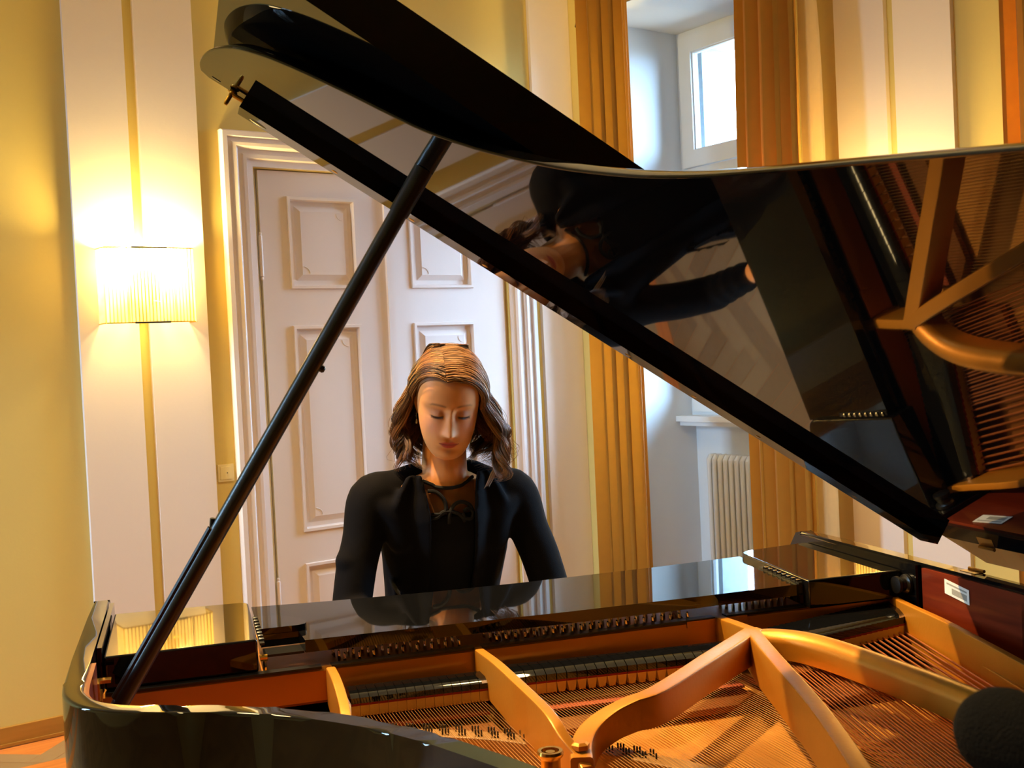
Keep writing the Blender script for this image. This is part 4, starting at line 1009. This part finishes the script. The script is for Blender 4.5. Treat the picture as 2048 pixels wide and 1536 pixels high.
# back and sides of the body
secs = torso(.014); R1 = []
for c, w, d, tl in secs[1:9]:
    R1.append([(c[0]+w*math.copysign(abs(math.cos(a))**.85, math.cos(a)), c[1]+d*math.sin(a), c[2]) for a in np.linspace(-.55, PI+.55, 25)])
F = [[bc.verts.new(p) for p in r] for r in R1]; B = [[bc.verts.new(Vector(p)*.93+Vector((0, secs[1+i][0][1]*.07, p[2]*.07))) for p in r] for i, r in enumerate(R1)]
for k in range(len(F)-1):
    for j in range(24):
        bc.faces.new([F[k][j], F[k][j+1], F[k+1][j+1], F[k+1][j]]); bc.faces.new([B[k][j+1], B[k][j], B[k+1][j], B[k+1][j+1]])
    for j in (0, 24): bc.faces.new([F[k][j], F[k+1][j], B[k+1][j], B[k][j]])
for k in (0, len(F)-1):
    for j in range(24): bc.faces.new([F[k][j], F[k][j+1], B[k][j+1], B[k][j]])
limb(bc, [Q(.537, -.395, .992), Q(.530, -.390, .962)], [.026, .036], None, 16)
cardigan = remeshed(bc, 'cardigan', CLOTH, .0045)
for sg, an in ((-1, ANR), (1, ANL)):
    bm = bmesh.new(); limb(bm, [an+Vector((0, .035, -.062)), an+Vector((0, -.06, -.066)), an+Vector((0, -.165, -.076))], [.037, .036, .024]); finish(bm, 'shoe', CORD, PERSON, angle=180)
# earring at picture left
bm = bmesh.new(); e0 = HW((-.0715, .004, -.040)); tube(bm, [tuple(e0), tuple(e0+Vector((0, 0, -.012)))], .0006, 5)
lathe(bm, [(0, .007), (.0022, .004), (.0042, -.002), (.0036, -.006), (0, -.008)], 12, lambda p: tuple(e0+Vector((p[0], p[1], p[2]-.020)))); finish(bm, 'earring', CHROME, PERSON)

# ---------------- hair: a close scalp cap and many fine strands combed from a side parting
HAIRM = mat('brown_hair', srgb(96, 58, 30), .42, spec=.5); nt = HAIRM.node_tree; b = nt.nodes['Principled BSDF']
at = nt.nodes.new('ShaderNodeAttribute'); at.attribute_name = 'strand'; rp = nt.nodes.new('ShaderNodeValToRGB')
rp.color_ramp.elements[0].color = srgb(62, 35, 13); rp.color_ramp.elements[1].color = srgb(164, 106, 48); nt.links.new(at.outputs['Fac'], rp.inputs['Fac']); nt.links.new(rp.outputs['Color'], b.inputs['Base Color'])
def scalp(a, yy, puff=0.):
    """point on the scalp: a = angle from the top (+ to picture right), yy front/back (-1..1)"""
    s = max(-.999, min(.999, yy)); k = math.sqrt(1-s*s*.92)
    return Vector(((.0705+puff)*math.sin(a)*k, .006+(.1000+puff)*s*(1.06 if s < 0 else 1.0), .022+(.0965+puff)*math.cos(a)*k*(1 if abs(a) < PI/2 else .8)))
paths = []
def strand_guide(side, yr, r):
    """centre line of one lock in person coordinates"""
    part_a = -.27+.05*yr                                         # parting, a little towards picture left
    front = max(0., -yr)                                          # 1 at the forehead
    pts = []; a0 = part_a+side*.006
    def clear(p, m):
        loc, nrm, _, dd = tree.find_nearest(p)
        return loc+nrm*m if (p-loc).dot(nrm) < m else p
    a1 = (1.72+r.uniform(-.10, .22)) if side > 0 else -(1.72+r.uniform(-.10, .22))
    y0 = yr; y1 = (-.42+.72*(yr+.80) if side > 0 else .04+.50*(yr+.80))+r.uniform(-.05, .05)
    puff = .008+.009*r.random()+(.006 if side > 0 else .003)
    n1 = 16
    for i in range(n1+1):
        f = i/n1; a = a0+(a1-a0)*f; e = f**1.5 if side > 0 else f**1.15
        sweep = y0+(y1-y0)*e-(.06*front*math.sin(PI*min(1, f*1.25)) if side > 0 else 0.)
        pts.append(clear(HW(scalp(a, max(-.97, sweep), puff*(.18+.82*min(1, max(0, f-.12)/.75)**1.3))), .0045))
    end = pts[-1]; d = (pts[-1]-pts[-2]).normalized()
    L = r.uniform(.135, .198) if side > 0 else r.uniform(.128, .190)
    back = max(0., y1)
    L += .02*back
    n2 = 22; ph = r.uniform(-.7, .7)+2.2*yr+(.4 if side > 0 else 0); cw = r.uniform(.018, .032); turns = r.uniform(1.25, 1.75)
    outw = (HR @ Vector((side, 0, 0))); outw.z = 0; outw.normalize(); fwd_ = Vector((0, -1, 0))
    for i in range(1, n2+1):
        f = i/n2; amp = cw*(f**1.1)
        bulge = (.042 if side > 0 else .037)*math.sin(PI*min(1., f*.9))*(1 if y1 < .5 else .6)
        th = ph+2*PI*turns*f
        p = end+Vector((0, 0, -L*f))+d*(.010*math.sin(PI*.5*min(1, f*3)))+outw*(bulge+amp*math.sin(th)-amp*.0)+fwd_*(amp*math.cos(th)-amp*math.cos(ph)+.012*f)
        if f > .82: p += outw*(-.020*((f-.82)/.18)**1.5)+Vector((0, 0, .016*((f-.82)/.18)**2))
        pts.append(clear(p, .004))
    return pts
rh = random.Random(11); bm = bmesh.new(); lay = bm.verts.layers.float.new('strand')
def add_strand(P, r0, tone):
    n0 = len(bm.verts); N = len(P)
    tube(bm, [tuple(p) for p in P], [r0*(1 if i < N-4 else max(.15, (N-i)/5)) for i in range(N)], 3, False)
    bm.verts.ensure_lookup_table()
    for v in bm.verts[n0:]: v[lay] = tone
for side in (-1, 1):
    for g_ in range(66 if side > 0 else 60):
        yr = -.83+1.86*((g_+rh.random())/(66 if side > 0 else 60))
        gp = strand_guide(side, yr, rh); tone = rh.uniform(.0, .95); N = len(gp)
        for k in range(36):
            th, rr = rh.uniform(0, 2*PI), math.sqrt(rh.random()); ln = int(N*rh.uniform(.86, 1.)); w1 = rh.uniform(-.004, .004)
            P = []
            for i in range(ln):
                f = i/(N-1); rad = .0030+.0055*math.sin(PI*min(1, f*1.1)*.62)
                if f > .75: rad *= 1-.5*(f-.75)/.25
                t_ = (gp[min(i+1, N-1)]-gp[max(i-1, 0)]).normalized(); u_ = t_.orthogonal().normalized() if i == 0 else (u_-t_*u_.dot(t_)).normalized(); v_ = t_.cross(u_)
                P.append(gp[i]+(u_*math.cos(th+1.2*f)+v_*math.sin(th+1.2*f))*rad*rr+u_*w1*math.sin(f*9+th))
            add_strand(P, .00062, min(1, max(0, tone+rh.uniform(-.2, .2))))
# back hair hanging behind the neck
for g_ in range(34):
    x0 = rh.uniform(-.058, .058); y_in = rh.uniform(0, .018); L_ = rh.uniform(.13, .185); tone = rh.uniform(.1, .6); gp = []
    for i in range(13):
        b_ = .25+1.45*i/12; gp.append(HW((x0*(.55+.45*i/12), .006+(.112-y_in)*math.sin(b_), .022+(.104-y_in*.5)*math.cos(b_))))
    ph = rh.uniform(0, 6); e_ = gp[-1]
    for i in range(1, 19):
        f = i/18; gp.append(e_+Vector((x0*.5*f+.012*f*math.sin(ph+8*f), -.030*f+.010*f*math.cos(ph+8*f), -L_*f)))
    N = len(gp)
    for k in range(26):
        th, rr = rh.uniform(0, 2*PI), math.sqrt(rh.random())
        add_strand([p+Vector((math.cos(th+i*.05), math.sin(th+i*.05), 0))*rr*.010 for i, p in enumerate(gp)], .0008, min(1, max(0, tone+rh.uniform(-.2, .2))))
# a few loose flyaway curls
for side, x0, n_ in ((-1, 0, 3), (1, 0, 6)):
    for k in range(n_):
        gp = strand_guide(side, rh.uniform(-.5, .1), rh); o_ = (HR @ Vector((side, 0, 0)))
        P = [p+o_*(.030*(max(0, i-14)/24)*rh.uniform(.8, 1.0)) for i, p in enumerate(gp)]; add_strand(P, .0005, .8)
bmesh.ops.recalc_face_normals(bm, faces=bm.faces[:])
me = bpy.data.meshes.new('hair'); bm.to_mesh(me); bm.free(); me.polygons.foreach_set('use_smooth', [True]*len(me.polygons)); me.materials.append(HAIRM)
hair = bpy.data.objects.new('hair', me); COL.objects.link(hair); hair.parent = PERSON
# cap beneath the strands
CAPM = mat('hair_roots', srgb(124, 76, 34), .6, spec=.3, noise=.3, nscale=90)
bm = bmesh.new(); V = []
for j in range(25):
    yy = -.84+1.80*j/24; row = []
    for i in range(41):
        lim = 1.55+.55*max(0, min(1, (yy+.25)/.5)); a = -lim+2*lim*i/40
        if yy < -.25: a = a*(.25+.75*max(0, min(1, (yy+.84)/.59))**.8)
        q_ = HW(scalp(a, yy, .0050)); lc, nr, _, _ = tree.find_nearest(q_); row.append(bm.verts.new(lc+nr*.0025 if (q_-lc).dot(nr) < .0025 else q_))
    V.append(row)
for j in range(24):
    for i in range(40): bm.faces.new([V[j][i], V[j][i+1], V[j+1][i+1], V[j+1][i]])
finish(bm, 'hair_cap', CAPM, hair, angle=180)

# ------------------------------------------------------------------ bench
BENCH = tag(empty('piano_bench', PW(.775, -.68), -AL), 'black padded bench under the seated woman at the keyboard', 'bench')
bm = bmesh.new(); box(bm, (-.29, -.165, .41), (.29, .165, .452)); bevel_all(bm, .016, 3); finish(bm, 'bench_cushion', PAPER, BENCH)
bm = bmesh.new(); box(bm, (-.30, -.175, .35), (.30, .175, .41)); bevel_all(bm, .004); finish(bm, 'bench_frame', BLACK, BENCH)
for x_ in (-.26, .26):
    for y_ in (-.14, .14):
        bm = bmesh.new(); box(bm, (x_-.02, y_-.02, 0), (x_+.02, y_+.02, .35)); bevel_all(bm, .003); finish(bm, 'bench_leg', BLACK, BENCH)
# ------------------------------------------------------------------ microphone on its stand in front of the bent side
MP = Vector((0, 0, CAMZ))+Vector((.91419, .56517, -.35075))*.60
mic = tag(empty('microphone', (.453, -.049, 0)), 'microphone with a black foam windscreen pointing into the piano at the lower picture corner', 'microphone')
o_ = Vector((.453, -.049, 0)); tip = MP-o_
axis = Vector((.10, .36, .02)).normalized()
q = axis.to_track_quat('Z', 'Y')
bm = bmesh.new(); lathe(bm, [(r*.93, z_*.93) for r, z_ in [(0, .027), (.010, .0255), (.018, .021), (.0235, .013), (.0262, .003), (.0265, -.008), (.0255, -.03), (.022, -.048), (.015, -.058), (.0115, -.058), (0, -.058)]], 32, lambda p: tuple(tip+q @ Vector(p))); finish(bm, 'windscreen', FOAM, mic, angle=80)
bm = bmesh.new(); lathe(bm, [(0, -.05), (.0105, -.05), (.0115, -.07), (.0115, -.15), (.009, -.16), (0, -.16)], 16, lambda p: tuple(tip+q @ Vector(p))); finish(bm, 'microphone_body', SATIN, mic)
end = tip-axis*.14
bm = bmesh.new(); tube(bm, [tuple(end), tuple(end+Vector((.01, -.01, -.02))), (0, 0, 1.12), (0, 0, 1.08)], .006, 10); finish(bm, 'boom', DARKM, mic)
bm = bmesh.new(); tube(bm, [(0, 0, .03), (0, 0, 1.12)], .010, 12); finish(bm, 'stand_pole', DARKM, mic)
bm = bmesh.new(); lathe(bm, [(0, 0), (.11, 0), (.115, .008), (.10, .022), (.02, .034), (0, .034)], 28); finish(bm, 'stand_base', DARKM, mic)

# ------------------------------------------------------------------ light
def world():
    w = bpy.data.worlds.new('sky'); SC.world = w; w.use_nodes = True; nt = w.node_tree; bg = nt.nodes['Background']
    bg.inputs['Color'].default_value = (.42, .69, 1., 1); bg.inputs['Strength'].default_value = SKY
    tc = nt.nodes.new('ShaderNodeTexCoord'); sx = nt.nodes.new('ShaderNodeSeparateXYZ'); rp = nt.nodes.new('ShaderNodeValToRGB')
    mp = nt.nodes.new('ShaderNodeMapRange'); mp.inputs[1].default_value = -1; mp.inputs[2].default_value = 1
    rp.color_ramp.elements[0].position = .46; rp.color_ramp.elements[0].color = (.075, .095, .11, 1)       # ground and buildings
    rp.color_ramp.elements[1].position = .54; rp.color_ramp.elements[1].color = (.42, .69, 1., 1)          # overcast sky
    nt.links.new(tc.outputs['Generated'], sx.inputs[0]); nt.links.new(sx.outputs['Z'], mp.inputs[0]); nt.links.new(mp.outputs[0], rp.inputs['Fac']); nt.links.new(rp.outputs['Color'], bg.inputs['Color'])
    for k, (y0, y1, xx, ry) in enumerate((W1+(XB+.03, PI/2), W2+(XB+.03, PI/2), W3+(XL-.23, -PI/2))):
        L = bpy.data.lights.new('window_portal', 'AREA'); L.shape = 'RECTANGLE'; L.size = 2.15; L.size_y = y1-y0; L.cycles.is_portal = True
        o = bpy.data.objects.new('window_portal', L); COL.objects.link(o); o.location = (xx, (y0+y1)/2, 2.05); o.rotation_euler = (0, ry, 0)
SKY = 75.0
world()
# ceiling spotlight over the keyboard, and unseen warm fill lights added under the ceiling
def pw(t, s, z): return P0+Vector((math.cos(AL), -math.sin(AL), 0))*t+Vector((-math.sin(AL), -math.cos(AL), 0))*s+Vector((0, 0, z))
L = bpy.data.lights.new('ceiling_spot', 'SPOT'); L.energy = 560; L.color = (1., .70, .34); L.spot_size = math.radians(62); L.spot_blend = .5; L.shadow_soft_size = .035
o = bpy.data.objects.new('ceiling_spot', L); COL.objects.link(o); o.location = pw(.04, -.36, 3.3)
o.rotation_euler = (pw(.80, .50, .9)-Vector(o.location)).to_track_quat('-Z', 'Y').to_euler()
for (x, y, e) in ((-.6, 2.4, 32), (1.9, 2.2, 32)):
    L = bpy.data.lights.new('ceiling_fill', 'AREA'); L.shape = 'DISK'; L.size = .5; L.spread = math.radians(125); L.energy = e; L.color = (1., .70, .30)
    o = bpy.data.objects.new('ceiling_fill', L); COL.objects.link(o); o.location = (x, y, 3.55)

# ------------------------------------------------------------------ render look
vs = SC.view_settings; vs.view_transform = 'Standard'; vs.look = 'None'; vs.gamma = 1; vs.use_curve_mapping = False; vs.exposure = 0.22
cy = SC.cycles; cy.max_bounces = 8; cy.diffuse_bounces = 4; cy.glossy_bounces = 4; cy.transmission_bounces = 4; cy.transparent_max_bounces = 8
cy.caustics_reflective = False; cy.caustics_refractive = False; cy.sample_clamp_indirect = 4.; cy.use_denoising = True
